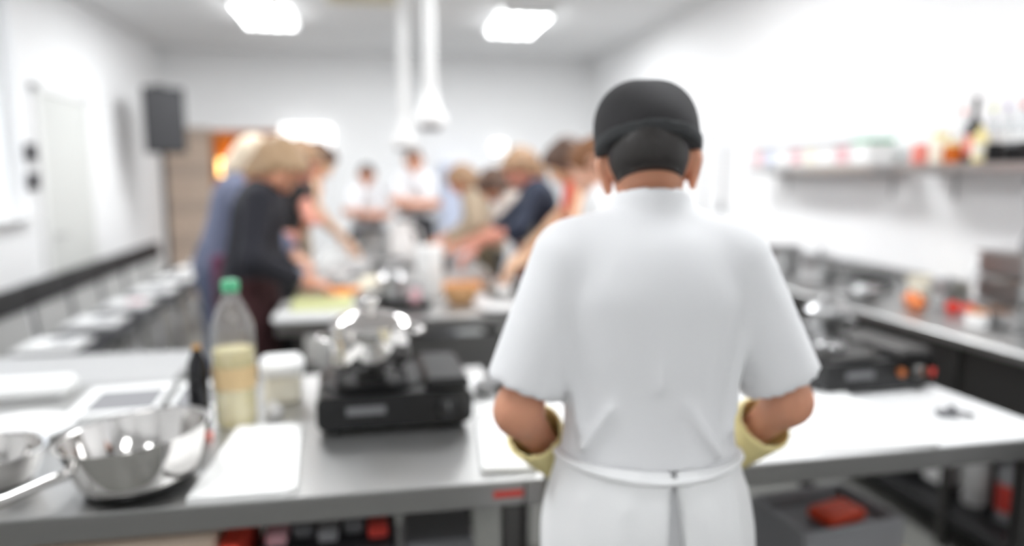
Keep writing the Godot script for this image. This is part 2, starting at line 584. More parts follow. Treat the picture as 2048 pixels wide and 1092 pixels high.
func hair_bones(style: String) -> Array:
	var X := Vector3.RIGHT
	var L := []
	if style == "crop":
		return [bone(Vector3(0, 0.04, 0.045), Vector3(0, 0.046, -0.022), 0.088, 0.08, 1.2, X), bone(Vector3(0, 0.01, 0.062), Vector3(0, -0.05, 0.052), 0.07, 0.05, 1.12, X)]
	L.append(bone(Vector3(0, 0.04, 0.04), Vector3(0, 0.046, -0.022), 0.089, 0.083, 1.07, X))
	if style == "short":
		L.append(bone(Vector3(0, 0.01, 0.06), Vector3(0, -0.05, 0.055), 0.072, 0.046, 0.9, X))
	elif style == "bob":
		L.append(bone(Vector3(0, 0.0, 0.05), Vector3(0, -0.09, 0.055), 0.085, 0.07))
		for s in [-1.0, 1.0]:
			L.append(bone(Vector3(s * 0.068, 0.04, -0.005), Vector3(s * 0.078, -0.075, -0.015), 0.026, 0.022))
		L.append(bone(Vector3(-0.045, 0.08, -0.072), Vector3(0.045, 0.07, -0.078), 0.02, 0.018))
	elif style == "long":
		L.append(bone(Vector3(0, 0.0, 0.055), Vector3(0, -0.2, 0.085), 0.085, 0.06))
		for s in [-1.0, 1.0]:
			L.append(bone(Vector3(s * 0.07, 0.04, 0.0), Vector3(s * 0.085, -0.14, 0.02), 0.034, 0.028))
	elif style == "bun":
		L.append(bone(Vector3(0, 0.0, 0.05), Vector3(0, -0.04, 0.05), 0.075, 0.05))
		L.append(bone(Vector3(0, 0.09, 0.12), Vector3(0, 0.1, 0.125), 0.045, 0.045))
	return L

func person(c: Dictionary) -> Node3D:
	var o := thing("person", c.label, "person", c.pos, c.yaw, c.get("group", ""))
	var sc: float = c.h / 1.7
	var cell: float = c.get("cell", 0.014)
	var inv := o.transform.affine_inverse()
	var F := Vector3(0, 0, -1)
	var lean := deg_to_rad(c.get("lean", 0.0))
	var back: float = sin(lean) * 0.1
	var TT := Transform3D(Basis(Vector3.RIGHT, -lean), Vector3(0, 0.98, back) * sc).scaled_local(Vector3.ONE * sc)
	var tp := func(x: float, y: float, z: float) -> Vector3:
		return TT * Vector3(x, y - 0.98, z)
	var TF: Vector3 = TT.basis.orthonormalized() * F
	var lp := func(x: float, y: float, z: float) -> Vector3:
		return Vector3(x, y, z + back) * sc
	var arm: float = c.get("arm", 1.0)
	var wide: float = c.get("wide", 1.0)
	var deep: float = c.get("deep", 1.0)
	# head frame
	var hb := TT.basis.orthonormalized() * Basis(Vector3.UP, deg_to_rad(c.get("head_yaw", 0.0))) * Basis(Vector3.RIGHT, -deg_to_rad(c.get("head_pitch", 0.0))) * Basis(Vector3.BACK, deg_to_rad(c.get("head_roll", 0.0)))
	var neck: Vector3 = tp.call(0.0, 1.43, 0.01)
	var hs: float = sc * c.get("head_size", 1.0)
	var head: Vector3 = neck + TT.basis.orthonormalized() * Vector3(0, c.get("neck_up", 0.06), -0.01) * sc + hb * Vector3(0, 0.065, -0.02) * sc
	var HT := Transform3D(hb * hs, head)
	# arms
	var sh := {}
	var el := {}
	var wr := {}
	var hd := {}
	for s in [-1.0, 1.0]:
		var key := "l" if s < 0 else "r"
		var S: Vector3 = tp.call(s * c.get("shoulder", 0.165) * wide, 1.375, 0.0)
		var target: Vector3
		if c.has(key + "hand"):
			target = inv * c[key + "hand"]
		else:
			target = S + Vector3(s * 0.08, -0.5, -0.05) * sc
		var hint: Vector3 = c.get(key + "hint", Vector3(s * 0.7, -0.5, 0.5))
		var r := elbow(S, target, 0.275 * sc, 0.245 * sc, hint)
		sh[s] = S
		el[s] = r[0]
		wr[s] = r[1]
		hd[s] = (r[1] - r[0]).normalized()
	# --- body: one continuous skin
	var B := []
	B.append(bone(tp.call(0.0, 0.96, 0.0), tp.call(0.0, 1.12, 0.0), 0.15 * sc * wide, 0.125 * sc * wide, 1.5, TF))
	B.append(bone(tp.call(0.0, 1.12, 0.0), tp.call(0.0, 1.32, 0.0), 0.125 * sc * wide, 0.15 * sc * wide, 1.5, TF))
	B.append(bone(tp.call(-0.11 * wide, 1.37, 0.0), tp.call(0.11 * wide, 1.37, 0.0), 0.062 * sc, 0.062 * sc))
	B.append(bone(tp.call(0.0, 1.36, 0.0), neck.lerp(head, 0.5), 0.06 * sc, 0.05 * sc))
	for s in [-1.0, 1.0]:
		B.append(bone(sh[s], el[s], 0.05 * sc * arm, 0.037 * sc * arm))
		B.append(bone(el[s], wr[s], 0.038 * sc * arm, 0.026 * sc * arm))
		B.append(bone(lp.call(s * 0.085, 0.93, 0.0), lp.call(s * 0.095, 0.5, 0.0), 0.085 * sc, 0.054 * sc))
		B.append(bone(lp.call(s * 0.095, 0.5, 0.0), lp.call(s * 0.1, 0.1, 0.02), 0.055 * sc, 0.036 * sc))
		B.append(bone(lp.call(s * 0.1, 0.05, 0.03), lp.call(s * 0.11, 0.035, -0.13), 0.036 * sc, 0.03 * sc))
	var pieces := [sdf(B, cell, 0.04)]
	pieces.append(sdf(map_bones_scaled(head_bones(1.0 if c.hair_style in ["short", "crop", "bun"] else 0.84), HT, hs), c.get("head_cell", 0.007), 0.022))
	var hands := {}
	for s in [-1.0, 1.0]:
		var key := "l" if s < 0 else "r"
		var dirn: Vector3 = c.get(key + "dir", Vector3.ZERO)
		dirn = o.transform.basis.inverse() * dirn if dirn != Vector3.ZERO else hd[s]
		var nr: Vector3 = c.get(key + "palm", Vector3.DOWN)
		nr = o.transform.basis.inverse() * nr
		if absf(nr.dot(dirn.normalized())) > 0.9:
			nr = Vector3(-s, 0, 0)
		hands[s] = hand_bones(wr[s], dirn, nr, s, c.get("curl", 0.5), sc)
		pieces.append(sdf(hands[s], c.get("hand_cell", 0.0055), 0.008))
	part_mesh("body", join(pieces), c.skin, o)
	# --- face
	for s in [-1.0, 1.0]:
		var e := part("eye", ball_cached(), "eye_white", o)
		e.transform = Transform3D(hb * hs, HT * Vector3(s * 0.031, -0.004, -0.0835))
		var i := part("iris", iris_cached(), "iris", e)
		i.position = Vector3(0, -0.002, -0.009)
		var bw := part("eyebrow", tb([Vector3(s * 0.016, 0.024, -0.1), Vector3(s * 0.032, 0.029, -0.096), Vector3(s * 0.047, 0.024, -0.086)], 0.0035, 6), c.get("brow", "brow"), o)
		bw.transform = HT
	var mo := part("mouth", tb([Vector3(-0.022, -0.063, -0.084), Vector3(0, -0.061, -0.094), Vector3(0.022, -0.063, -0.084)], 0.0065, 6), "lips", o)
	mo.transform = HT
	# --- hair
	var hp := []
	if c.get("fringe", true):
		hp.append([HT * Vector3(0, 0.04, -0.07), hb * Vector3(0, -0.6, -0.8)])
	if c.hair_style in ["short", "crop"]:
		hp.append([HT * Vector3(0, c.get("nape", -0.075), 0.03), hb * Vector3(0, -1, 0.1)])
	part_mesh("hair", join([sdf(map_bones_scaled(hair_bones(c.hair_style), HT, hs), c.get("head_cell", 0.007) * 1.1, 0.03, hp)]), c.hair, o)
	# --- lower garment
	var lg := []
	lg.append(bone(lp.call(0.0, 0.98, 0.0), lp.call(0.0, 0.9, 0.0), 0.155 * sc * wide, 0.165 * sc * wide, 1.4, F))
	if c.get("skirt", false):
		lg.append(bone(lp.call(0.0, 0.9, 0.0), lp.call(0.0, 0.5, 0.0), 0.17 * sc, 0.19 * sc, 1.3, F, 1))
	else:
		for s in [-1.0, 1.0]:
			lg.append(bone(lp.call(s * 0.085, 0.9, 0.0), lp.call(s * 0.095, 0.5, 0.0), 0.098 * sc, 0.074 * sc))
			lg.append(bone(lp.call(s * 0.095, 0.5, 0.0), lp.call(s * 0.1, 0.09, 0.02), 0.074 * sc, 0.06 * sc, 1.0, Vector3.ZERO, 1))
	part_mesh("skirt" if c.get("skirt", false) else "trousers", join([sdf(lg, cell * 1.15, 0.04)]), c.lower, o)
	# --- shirt
	var T := []
	var g: float = c.get("loose", 0.012)
	T.append(bone(tp.call(0.0, 0.965, 0.0), tp.call(0.0, 1.12, 0.0), (0.155 + g) * sc * wide, (0.13 + g) * sc * wide, 1.4 / deep, TF))
	T.append(bone(tp.call(0.0, 1.12, 0.0), tp.call(0.0, 1.31, 0.0), (0.13 + g) * sc * wide, (0.155 + g) * sc * wide, 1.4 / deep, TF))
	T.append(bone(tp.call(-0.11 * wide, 1.37, 0.0), tp.call(0.11 * wide, 1.37, 0.0), (0.062 + g) * sc, (0.062 + g) * sc))
	if c.get("collar", false):
		T.append(bone(tp.call(0.0, 1.38, 0.008), tp.call(0.0, 1.49, 0.004), 0.074 * sc, 0.064 * sc, 1.0, Vector3.ZERO, 1))
		for s in [-1.0, 1.0]:
			T.append(bone(tp.call(s * 0.03, 1.425, 0.01), tp.call(s * 0.13 * wide, 1.38, 0.0), 0.05 * sc, 0.06 * sc))
	var slv: String = c.get("sleeve", "long")
	for s in [-1.0, 1.0]:
		if slv == "none":
			continue
		if slv == "short":
			T.append(bone(sh[s], sh[s].lerp(el[s], 0.72), (0.055 + g) * sc, (0.05 + g) * sc, 1.0, Vector3.ZERO, 1))
		elif slv == "wide":
			T.append(bone(sh[s], sh[s].lerp(el[s], 0.84), (0.05 + g) * sc, (0.053 + g) * sc, 1.0, Vector3.ZERO, 1))
		elif slv == "rolled":
			T.append(bone(sh[s], el[s], (0.053 + g) * sc, (0.044 + g) * sc))
			T.append(bone(el[s], el[s].lerp(wr[s], 0.3), (0.044 + g) * sc, (0.042 + g) * sc, 1.0, Vector3.ZERO, 1))
		else:
			T.append(bone(sh[s], el[s], (0.053 + g) * sc, (0.042 + g) * sc))
			T.append(bone(el[s], el[s].lerp(wr[s], 0.93), (0.042 + g) * sc, (0.032 + g) * sc, 1.0, Vector3.ZERO, 1))
	for q in c.get("folds", []):
		var sd: float = q[4] if q.size() > 4 else 0.0
		if sd != 0.0:
			var fa: Vector3 = sh[sd].lerp(el[sd], q[0].y) + q[0] * Vector3(1, 0, 1)
			var fb: Vector3 = sh[sd].lerp(el[sd], q[1].y) + q[1] * Vector3(1, 0, 1)
			T.append(bone(fa, fb, q[2], q[3]))
		else:
			T.append(bone(tp.call(q[0].x, q[0].y, q[0].z), tp.call(q[1].x, q[1].y, q[1].z), q[2], q[3]))
	var hem: float = c.get("hem", 0.9)
	part_mesh(c.get("shirt_name", "shirt"), join([sdf(T, c.get("shirt_cell", cell), c.get("shirt_k", 0.035), [[tp.call(0.0, hem, 0.0), TT.basis.orthonormalized() * Vector3.DOWN]])]), c.shirt, o)
	# --- apron with a bib: hugs the front
	if c.has("apron"):
		var A1 := []
		var ga := g + 0.011
		A1.append(bone(tp.call(0.0, 0.965, 0.0), tp.call(0.0, 1.12, 0.0), (0.155 + ga) * sc * wide, (0.13 + ga) * sc * wide, 1.4 / deep, TF))
		A1.append(bone(tp.call(0.0, 1.12, 0.0), tp.call(0.0, 1.31, 0.0), (0.13 + ga) * sc * wide, (0.155 + ga) * sc * wide, 1.4 / deep, TF))
		var tb3 := TT.basis.orthonormalized()
		var bib: float = c.get("bib", 1.3)
		var P1 := [[tp.call(0.0, 0.0, -0.02), -TF], [tp.call(0.0, bib, 0.0), tb3 * Vector3.UP], [tp.call(0.12, 0.0, 0.0), tb3 * Vector3.RIGHT], [tp.call(-0.12, 0.0, 0.0), tb3 * Vector3.LEFT]]
		var A2 := []
		A2.append(bone(lp.call(0.0, 0.99, 0.0), lp.call(0.0, 0.9, 0.0), (0.17 + ga) * sc * wide, (0.175 + ga) * sc * wide, 1.35, F))
		A2.append(bone(lp.call(0.0, 0.9, 0.0), lp.call(0.0, 0.55, 0.0), (0.175 + ga) * sc * wide, (0.185 + ga) * sc * wide, 1.35, F, 1))
		var P2 := [[lp.call(0.0, 1.03, 0.0), Vector3.UP], [lp.call(0.0, 0.0, 0.04), Vector3.BACK]]
		part_mesh("apron", join([sdf(A1, cell, 0.03, P1), sdf(A2, cell * 1.2, 0.03, P2)]), c.apron, o)
	for s in [-1.0, 1.0]:
		part_mesh("shoe", join([sdf([bone(lp.call(s * 0.1, 0.05, 0.035), lp.call(s * 0.112, 0.04, -0.14), 0.048 * sc, 0.04 * sc)], 0.012, 0.02, [[Vector3(0, 0.002, 0), Vector3.DOWN]])]), "black_plastic", o)
	c.out = {"sh": sh, "el": el, "wr": wr, "HT": HT, "TT": TT, "hands": hands, "sc": hs, "hb": hb}
	return o

func map_bones_scaled(list: Array, t: Transform3D, sc: float) -> Array:
	var out := []
	for q in map_bones(list, t):
		q[2] *= sc
		q[3] *= sc
		out.append(q)
	return out

var _ball: SurfaceTool
func ball_cached() -> SurfaceTool:
	if _ball == null:
		_ball = ball(0.0135, 12)
	return _ball

var _iris: SurfaceTool
func iris_cached() -> SurfaceTool:
	if _iris == null:
		_iris = ball(0.0065, 10)
	return _iris

# ------------------------------------------------------------------ builders of repeated things
func ceiling_light(x: float, z: float, energy: float, label: String) -> void:
	var o := thing("ceiling_light", label, "ceiling light", Vector3(x, 3.0, z), 0, "four-tube ceiling lights")
	var h := new_st()
	add_box(h, Vector3(0, -0.008, 0), Vector3(0.52, 0.016, 1.12), 0.003)
	for s in [-1, 1]:
		add_box(h, Vector3(0, -0.05, s * 0.53), Vector3(0.5, 0.07, 0.05), 0.006)
	part("housing", h, "white_plastic", o)
	for i in 4:
		part("tube", tb([Vector3(-0.195 + i * 0.13, -0.055, -0.505), Vector3(-0.195 + i * 0.13, -0.055, 0.505)], 0.02, 10), "tube_glow", o)
	var a := AreaLight3D.new()
	a.name = "panel_light"
	a.area_size = Vector2(0.5, 1.0)
	a.light_energy = energy
	a.light_color = Color(0.98, 0.99, 1.0)
	a.shadow_enabled = true
	a.area_range = 20.0
	a.position = Vector3(0, -0.085, 0)
	a.rotation_degrees.x = -90
	o.add_child(a)

func steel_table(called: String, label: String, at: Vector3, turn: float, w: float, d: float, shelf_y := 0.3, top := "stainless", leg_in := 0.06) -> Node3D:
	# at: middle of the front edge on the floor; w along x, d along -z
	var o := thing(called, label, "table", at, turn)
	part("tabletop", bx(Vector3(0, 0.8775, -d / 2), Vector3(w, 0.005, d), 0.001), top, o)
	var rim := new_st()
	for s in [-1, 1]:
		add_box(rim, Vector3(s * (w / 2 - 0.02), 0.85, -d / 2), Vector3(0.04, 0.05, d), 0.003)
		add_box(rim, Vector3(0, 0.85, -d / 2 + s * (d / 2 - 0.02)), Vector3(w - 0.08, 0.05, 0.04), 0.003)
	part("edge_frame", rim, "stainless_edge", o)
	for s in [-1, 1]:
		for t in [0, 1]:
			var lx: float = s * (w / 2 - leg_in)
			var lz: float = -0.045 if t == 0 else -d + 0.045
			var l := part("leg", bx(Vector3(lx, 0.435, lz), Vector3(0.04, 0.79, 0.04), 0.004), "dark_steel", o)
			part("foot", la([Vector2(0.0, 0.0), Vector2(0.024, 0.0), Vector2(0.024, 0.02), Vector2(0.014, 0.03), Vector2(0.014, 0.045)], 12, Vector3(lx, 0, lz)), "black_plastic", l)
	part("undershelf", bx(Vector3(0, shelf_y, -d / 2), Vector3(w - 2 * leg_in - 0.02, 0.025, d - 0.05), 0.004), "dark_steel", o)
	return o

func butane_stove(label: String, at: Vector3, turn: float, dials: bool, size := 1.0) -> Node3D:
	var o := thing("camping_stove", label, "stove", at, turn)
	var hw := 0.172
	var body := new_st()
	var outl := [Vector2(-hw + 0.012, 0.012), Vector2(hw - 0.012, 0.012), Vector2(hw, 0.026), Vector2(hw, 0.075), Vector2(hw - 0.012, 0.088), Vector2(-hw + 0.012, 0.088), Vector2(-hw, 0.075), Vector2(-hw, 0.026)]
	add_prism(body, outl, -0.14, 0.14)
	part("body", body, "black_enamel", o)
	for s in [-1, 1]:
		for t in [-1, 1]:
			part("foot", la([Vector2(0, 0), Vector2(0.016, 0), Vector2(0.018, 0.014), Vector2(0, 0.014)], 12, Vector3(s * 0.14, 0, t * 0.11)), "black_plastic", o)
	part("drip_pan", la([Vector2(0.0, 0.088), Vector2(0.118, 0.088), Vector2(0.122, 0.094), Vector2(0.112, 0.096), Vector2(0.06, 0.091), Vector2(0, 0.091)], 28, Vector3(-0.05, 0, 0)), "black_enamel" if not dials else "dark_steel", o)
	part("burner", la([Vector2(0.0, 0.09), Vector2(0.036, 0.09), Vector2(0.04, 0.105), Vector2(0.03, 0.112), Vector2(0, 0.114)], 20, Vector3(-0.05, 0, 0)), "satin_steel", o)
	for i in 4:
		var a := TAU * i / 4.0 + 0.785
		var dirv := Vector3(cos(a), 0, sin(a))
		part("pan_support", tb([Vector3(-0.05, 0.09, 0) + dirv * 0.112, Vector3(-0.05, 0.122, 0) + dirv * 0.105, Vector3(-0.05, 0.124, 0) + dirv * 0.05], 0.0045, 8), "black_enamel" if not dials else "dark_steel", o)
	part("cartridge_cover", bx(Vector3(0.118, 0.098, 0), Vector3(0.1, 0.03, 0.26), 0.012), "black_enamel" if not dials else "dark_steel", o)
	part("badge", bx(Vector3(-0.065, 0.054, 0.1412), Vector3(0.085, 0.018, 0.002), 0.0005), "smoked_plastic", o)
	var kn := part("control_knob", la([Vector2(0, 0), Vector2(0.024, 0), Vector2(0.023, 0.012), Vector2(0.019, 0.018), Vector2(0, 0.018)], 18, Vector3(0.115, 0.05, 0.14), Basis(Vector3.RIGHT, PI / 2)), "dark_steel" if dials else "black_plastic", o)
	part("pointer", bx(Vector3(0.115, 0.058, 0.159), Vector3(0.004, 0.02, 0.002), 0.0005), "copper" if dials else "smoked_plastic", kn)
	if dials:
		part("ignition_button", la([Vector2(0, 0), Vector2(0.012, 0), Vector2(0.011, 0.008), Vector2(0, 0.01)], 14, Vector3(0.06, 0.055, 0.14), Basis(Vector3.RIGHT, PI / 2)), "copper", o)
		part("lock_lever", bx(Vector3(0.155, 0.05, 0.146), Vector3(0.014, 0.02, 0.012), 0.003), "red_label", o)
	o.scale = Vector3.ONE * size
	return o

func pot(called: String, label: String, category: String, at: Vector3, r: float, h: float, key: String, lid: String, turn := 0.0, handles := 2, group := "") -> Node3D:
	var o := thing(called, label, category, at, turn, group)
	part("pan_body", la([Vector2(0, 0), Vector2(r * 0.93, 0), Vector2(r, r * 0.08), Vector2(r, h - 0.004), Vector2(r + 0.006, h), Vector2(r - 0.003, h), Vector2(r - 0.004, 0.008), Vector2(0, 0.006)], 32), key, o)
	for i in handles:
		var s := -1.0 if i == 0 else 1.0
		part("handle", tb([Vector3(s * (r - 0.001), h * 0.72, -0.04), Vector3(s * (r + 0.03), h * 0.76, -0.034), Vector3(s * (r + 0.038), h * 0.77, 0), Vector3(s * (r + 0.03), h * 0.76, 0.034), Vector3(s * (r - 0.001), h * 0.72, 0.04)], 0.006, 8), key, o)
	if lid:
		var l := part("lid", la([Vector2(r + 0.004, h), Vector2(r + 0.004, h + 0.006), Vector2(r * 0.8, h + 0.02), Vector2(r * 0.4, h + 0.032), Vector2(0, h + 0.036), Vector2(0, h + 0.03), Vector2(r * 0.8, h + 0.014), Vector2(r - 0.002, h)], 32), lid, o)
		part("knob", la([Vector2(0.008, h + 0.034), Vector2(0.009, h + 0.046), Vector2(0.02, h + 0.054), Vector2(0.02, h + 0.06), Vector2(0.012, h + 0.066), Vector2(0, h + 0.067)], 18), key, l)
	return o

func bowl_prof(r: float, h: float) -> Array:
	var p := [Vector2(0, 0), Vector2(r * 0.45, 0), Vector2(r * 0.5, h * 0.05)]
	for i in 6:
		var t := (i + 1) / 6.0
		p.append(Vector2(r * (0.5 + 0.5 * sin(t * PI / 2)), h * (0.05 + 0.95 * (1 - cos(t * PI / 2)))))
	p.append(Vector2(r + 0.006, h + 0.001))
	p.append(Vector2(r - 0.004, h))
	for i in 6:
		var t := 1.0 - (i + 1) / 6.0
		p.append(Vector2((r - 0.005) * (0.5 + 0.5 * sin(t * PI / 2)), h * (0.08 + 0.92 * (1 - cos(t * PI / 2)))))
	p.append(Vector2(0, h * 0.07))
	return p

func bowl(label: String, at: Vector3, r: float, h: float, key: String, group := "", called := "bowl") -> MeshInstance3D:
	return single(called, la(bowl_prof(r, h), 30), key, label, "bowl", at, 0, group)

func bottle(label: String, at: Vector3, r: float, h: float, glass: String, cap: String, lab: String, called := "bottle", neck := 0.32, group := "") -> Node3D:
	var o := thing(called, label, "bottle", at, 0, group)
	var hs := h * (1.0 - neck)
	part("glass_body", la([Vector2(0, 0), Vector2(r * 0.92, 0), Vector2(r, r * 0.12), Vector2(r, hs * 0.92), Vector2(r * 0.86, hs * 1.02), Vector2(r * 0.5, hs * 1.13), Vector2(r * 0.36, hs * 1.22), Vector2(r * 0.34, h * 0.94), Vector2(0, h * 0.94)], 22), glass, o)
	part("cap", la([Vector2(0, h * 0.9), Vector2(r * 0.4, h * 0.9), Vector2(r * 0.4, h * 0.985), Vector2(r * 0.34, h), Vector2(0, h)], 16), cap, o)
	if lab:
		part("label", la([Vector2(r * 1.012, hs * 0.22), Vector2(r * 1.012, hs * 0.72)], 22), lab, o)
	return o

func jar(label: String, at: Vector3, r: float, h: float, key: String, lidk: String, called := "jar", group := "") -> Node3D:
	var o := thing(called, label, "jar", at, 0, group)
	part("jar_body", la([Vector2(0, 0), Vector2(r * 0.93, 0), Vector2(r, r * 0.15), Vector2(r, h * 0.74), Vector2(r * 0.8, h * 0.82), Vector2(0, h * 0.82)], 20), key, o)
	part("lid", la([Vector2(0, h * 0.8), Vector2(r * 0.88, h * 0.8), Vector2(r * 0.88, h * 0.97), Vector2(r * 0.82, h), Vector2(0, h)], 20), lidk, o)
	return o

func tablet_chair(label: String, at: Vector3, turn: float) -> Node3D:
	# faces local -z; origin on the floor under the seat
	var o := thing("training_chair", label, "chair", at, turn, "tablet-arm chairs along the left wall")
	var seat := new_st()
	add_box(seat, Vector3(0, 0.45, 0), Vector3(0.46, 0.05, 0.44), 0.02)
	part("seat", seat, "chair_seat", o)
	part("backrest", bx(Vector3(0, 0.585, 0.208), Vector3(0.47, 0.27, 0.02), 0.006, Basis(Vector3.RIGHT, 0.16)), "chair_grey", o)
	part("top_rail", bx(Vector3(0, 0.765, 0.235), Vector3(0.56, 0.15, 0.05), 0.012, Basis(Vector3.RIGHT, 0.16)), "black_plastic", o)
	for s in [-1, 1]:
		part("leg", tb([Vector3(s * 0.235, 0.0, 0.27), Vector3(s * 0.235, 0.42, 0.2), Vector3(s * 0.235, 0.8, 0.25)], 0.012, 8), "chrome_tube", o)
		part("leg", tb([Vector3(s * 0.235, 0.0, -0.22), Vector3(s * 0.235, 0.43, -0.17), Vector3(s * 0.235, 0.43, 0.2)], 0.012, 8), "chrome_tube", o)
	var arm := part("tablet_bracket", tb([Vector3(0.25, 0.43, -0.05), Vector3(0.27, 0.62, -0.1), Vector3(0.22, 0.655, -0.2)], 0.011, 8), "chrome_tube", o)
	arm.name = "tablet_bracket"
	part("writing_tablet", bx(Vector3(0.12, 0.667, -0.29), Vector3(0.28, 0.016, 0.28), 0.006), "white_plastic", o)
	return o

func setting() -> void:
	# room: x -2.5..2.9, z 2.2..-9.55, height 3
	struct("floor", bx(Vector3(0.2, -0.05, -4.2), Vector3(5.9, 0.1, 14.4), 0.0), "grey_vinyl")
	struct("ceiling", bx(Vector3(0.2, 3.08, -3.7), Vector3(5.7, 0.16, 12.0), 0.0), "ceiling_paint")
	struct("wall_right", bx(Vector3(2.975, 1.5, -3.7), Vector3(0.15, 3.0, 12.0), 0.0), "white_plaster")
	struct("wall_back", bx(Vector3(0.2, 1.5, 2.275), Vector3(5.4, 3.0, 0.15), 0.0), "white_plaster")
	# far wall with a doorway
	var fw := new_st()
	for r in [[-2.65, -1.95, 0.0, 3.0], [-1.02, 2.9, 0.0, 3.0], [-1.95, -1.02, 2.04, 3.0]]:
		add_box(fw, Vector3((r[0] + r[1]) / 2, (r[2] + r[3]) / 2, -9.625), Vector3(r[1] - r[0], r[3] - r[2], 0.15), 0.0)
	struct("wall_far", fw, "white_plaster")
	# left wall with a window
	var wins := [[-5.86, -3.7]]
	var lw := new_st()
	add_box(lw, Vector3(-2.575, 0.6, -3.7), Vector3(0.15, 1.2, 12.0), 0.0)
	add_box(lw, Vector3(-2.575, 2.875, -3.7), Vector3(0.15, 0.25, 12.0), 0.0)
	for r in [[-9.7, -5.86], [-3.7, 2.3]]:
		add_box(lw, Vector3(-2.575, 1.975, (r[0] + r[1]) / 2), Vector3(0.15, 1.55, r[1] - r[0]), 0.0)
	struct("wall_left", lw, "white_plaster")
	for i in 1:
		var z0: float = wins[i][0]
		var z1: float = wins[i][1]
		var zm := (z0 + z1) / 2
		var fr := new_st()
		for s in [z0 + 0.025, zm, z1 - 0.025]:
			add_box(fr, Vector3(-2.6, 1.975, s), Vector3(0.06, 1.55, 0.05), 0.004)
		for y in [1.225, 2.725]:
			add_box(fr, Vector3(-2.6, y, zm), Vector3(0.055, 0.05, z1 - z0), 0.004)
		var w := struct("window_%d" % (i + 1), fr, "white_plastic")
		part("window_sill", bx(Vector3(-2.47, 1.19, zm), Vector3(0.12, 0.025, z1 - z0 + 0.06), 0.004), "white_plastic", w)
		for s in [-1, 1]:
			part("pane", bx(Vector3(-2.6, 1.975, zm + s * (z1 - z0) / 4), Vector3(0.006, 1.47, (z1 - z0) / 2 - 0.06), 0.0), "clear_pane", w)
	# plain door in the left wall
	var d := new_st()
	add_box(d, Vector3(-2.485, 1.06, -6.62), Vector3(0.03, 2.12, 0.92), 0.004)
	var dn := struct("door_1", d, "door_paint")
	var fr2 := new_st()
	for s in [-1, 1]:
		add_box(fr2, Vector3(-2.485, 1.09, -6.62 + s * 0.5), Vector3(0.04, 2.18, 0.07), 0.004)
	add_box(fr2, Vector3(-2.485, 2.16, -6.62), Vector3(0.04, 0.07, 1.07), 0.004)
	part("door_frame", fr2, "white_plastic", dn)
	part("door_handle", tb([Vector3(-2.47, 1.03, -6.25), Vector3(-2.42, 1.03, -6.25), Vector3(-2.42, 1.03, -6.37)], 0.009, 8), "satin_steel", dn)
	# timber cladding on the far wall beside the doorway
	var cl := new_st()
	for s in 2:
		add_box(cl, Vector3(-2.45 + s * 0.45, 1.03, -9.545), Vector3(0.04, 2.06, 0.012), 0.001)
	var cn := struct("trim_1", cl, "oak_darker")
	for i in 14:
		part("plank", bx(Vector3(-2.225, 0.075 + i * 0.148, -9.53), Vector3(0.545, 0.143, 0.02 + 0.003 * (i % 3)), 0.003), "light_oak" if i % 3 != 1 else "oak_darker", cn)
	# doorway lining and the little passage behind
	var dl := new_st()
	add_box(dl, Vector3(-1.93, 1.02, -9.62), Vector3(0.04, 2.04, 0.2), 0.003)
	add_box(dl, Vector3(-1.04, 1.02, -9.62), Vector3(0.04, 2.04, 0.2), 0.003)
	add_box(dl, Vector3(-1.485, 2.02, -9.62), Vector3(0.85, 0.04, 0.2), 0.003)
	struct("door_2", dl, "orange_wood")
	var ps := new_st()
	add_box(ps, Vector3(-1.485, 1.1, -10.75), Vector3(2.4, 2.4, 0.1), 0.0)
	add_box(ps, Vector3(-2.65, 1.1, -10.2), Vector3(0.1, 2.4, 1.0), 0.0)
	add_box(ps, Vector3(-0.32, 1.1, -10.2), Vector3(0.1, 2.4, 1.0), 0.0)
	add_box(ps, Vector3(-1.485, 2.35, -10.25), Vector3(2.4, 0.1, 1.1), 0.0)
	struct("wall_passage", ps, "orange_wood")
	# skirting
	struct("baseboard_right", bx(Vector3(2.893, 0.05, -3.7), Vector3(0.014, 0.1, 11.7), 0.003), "grey_plastic")
	struct("baseboard_left", bx(Vector3(-2.493, 0.05, -2.0), Vector3(0.014, 0.1, 8.0), 0.003), "grey_plastic")

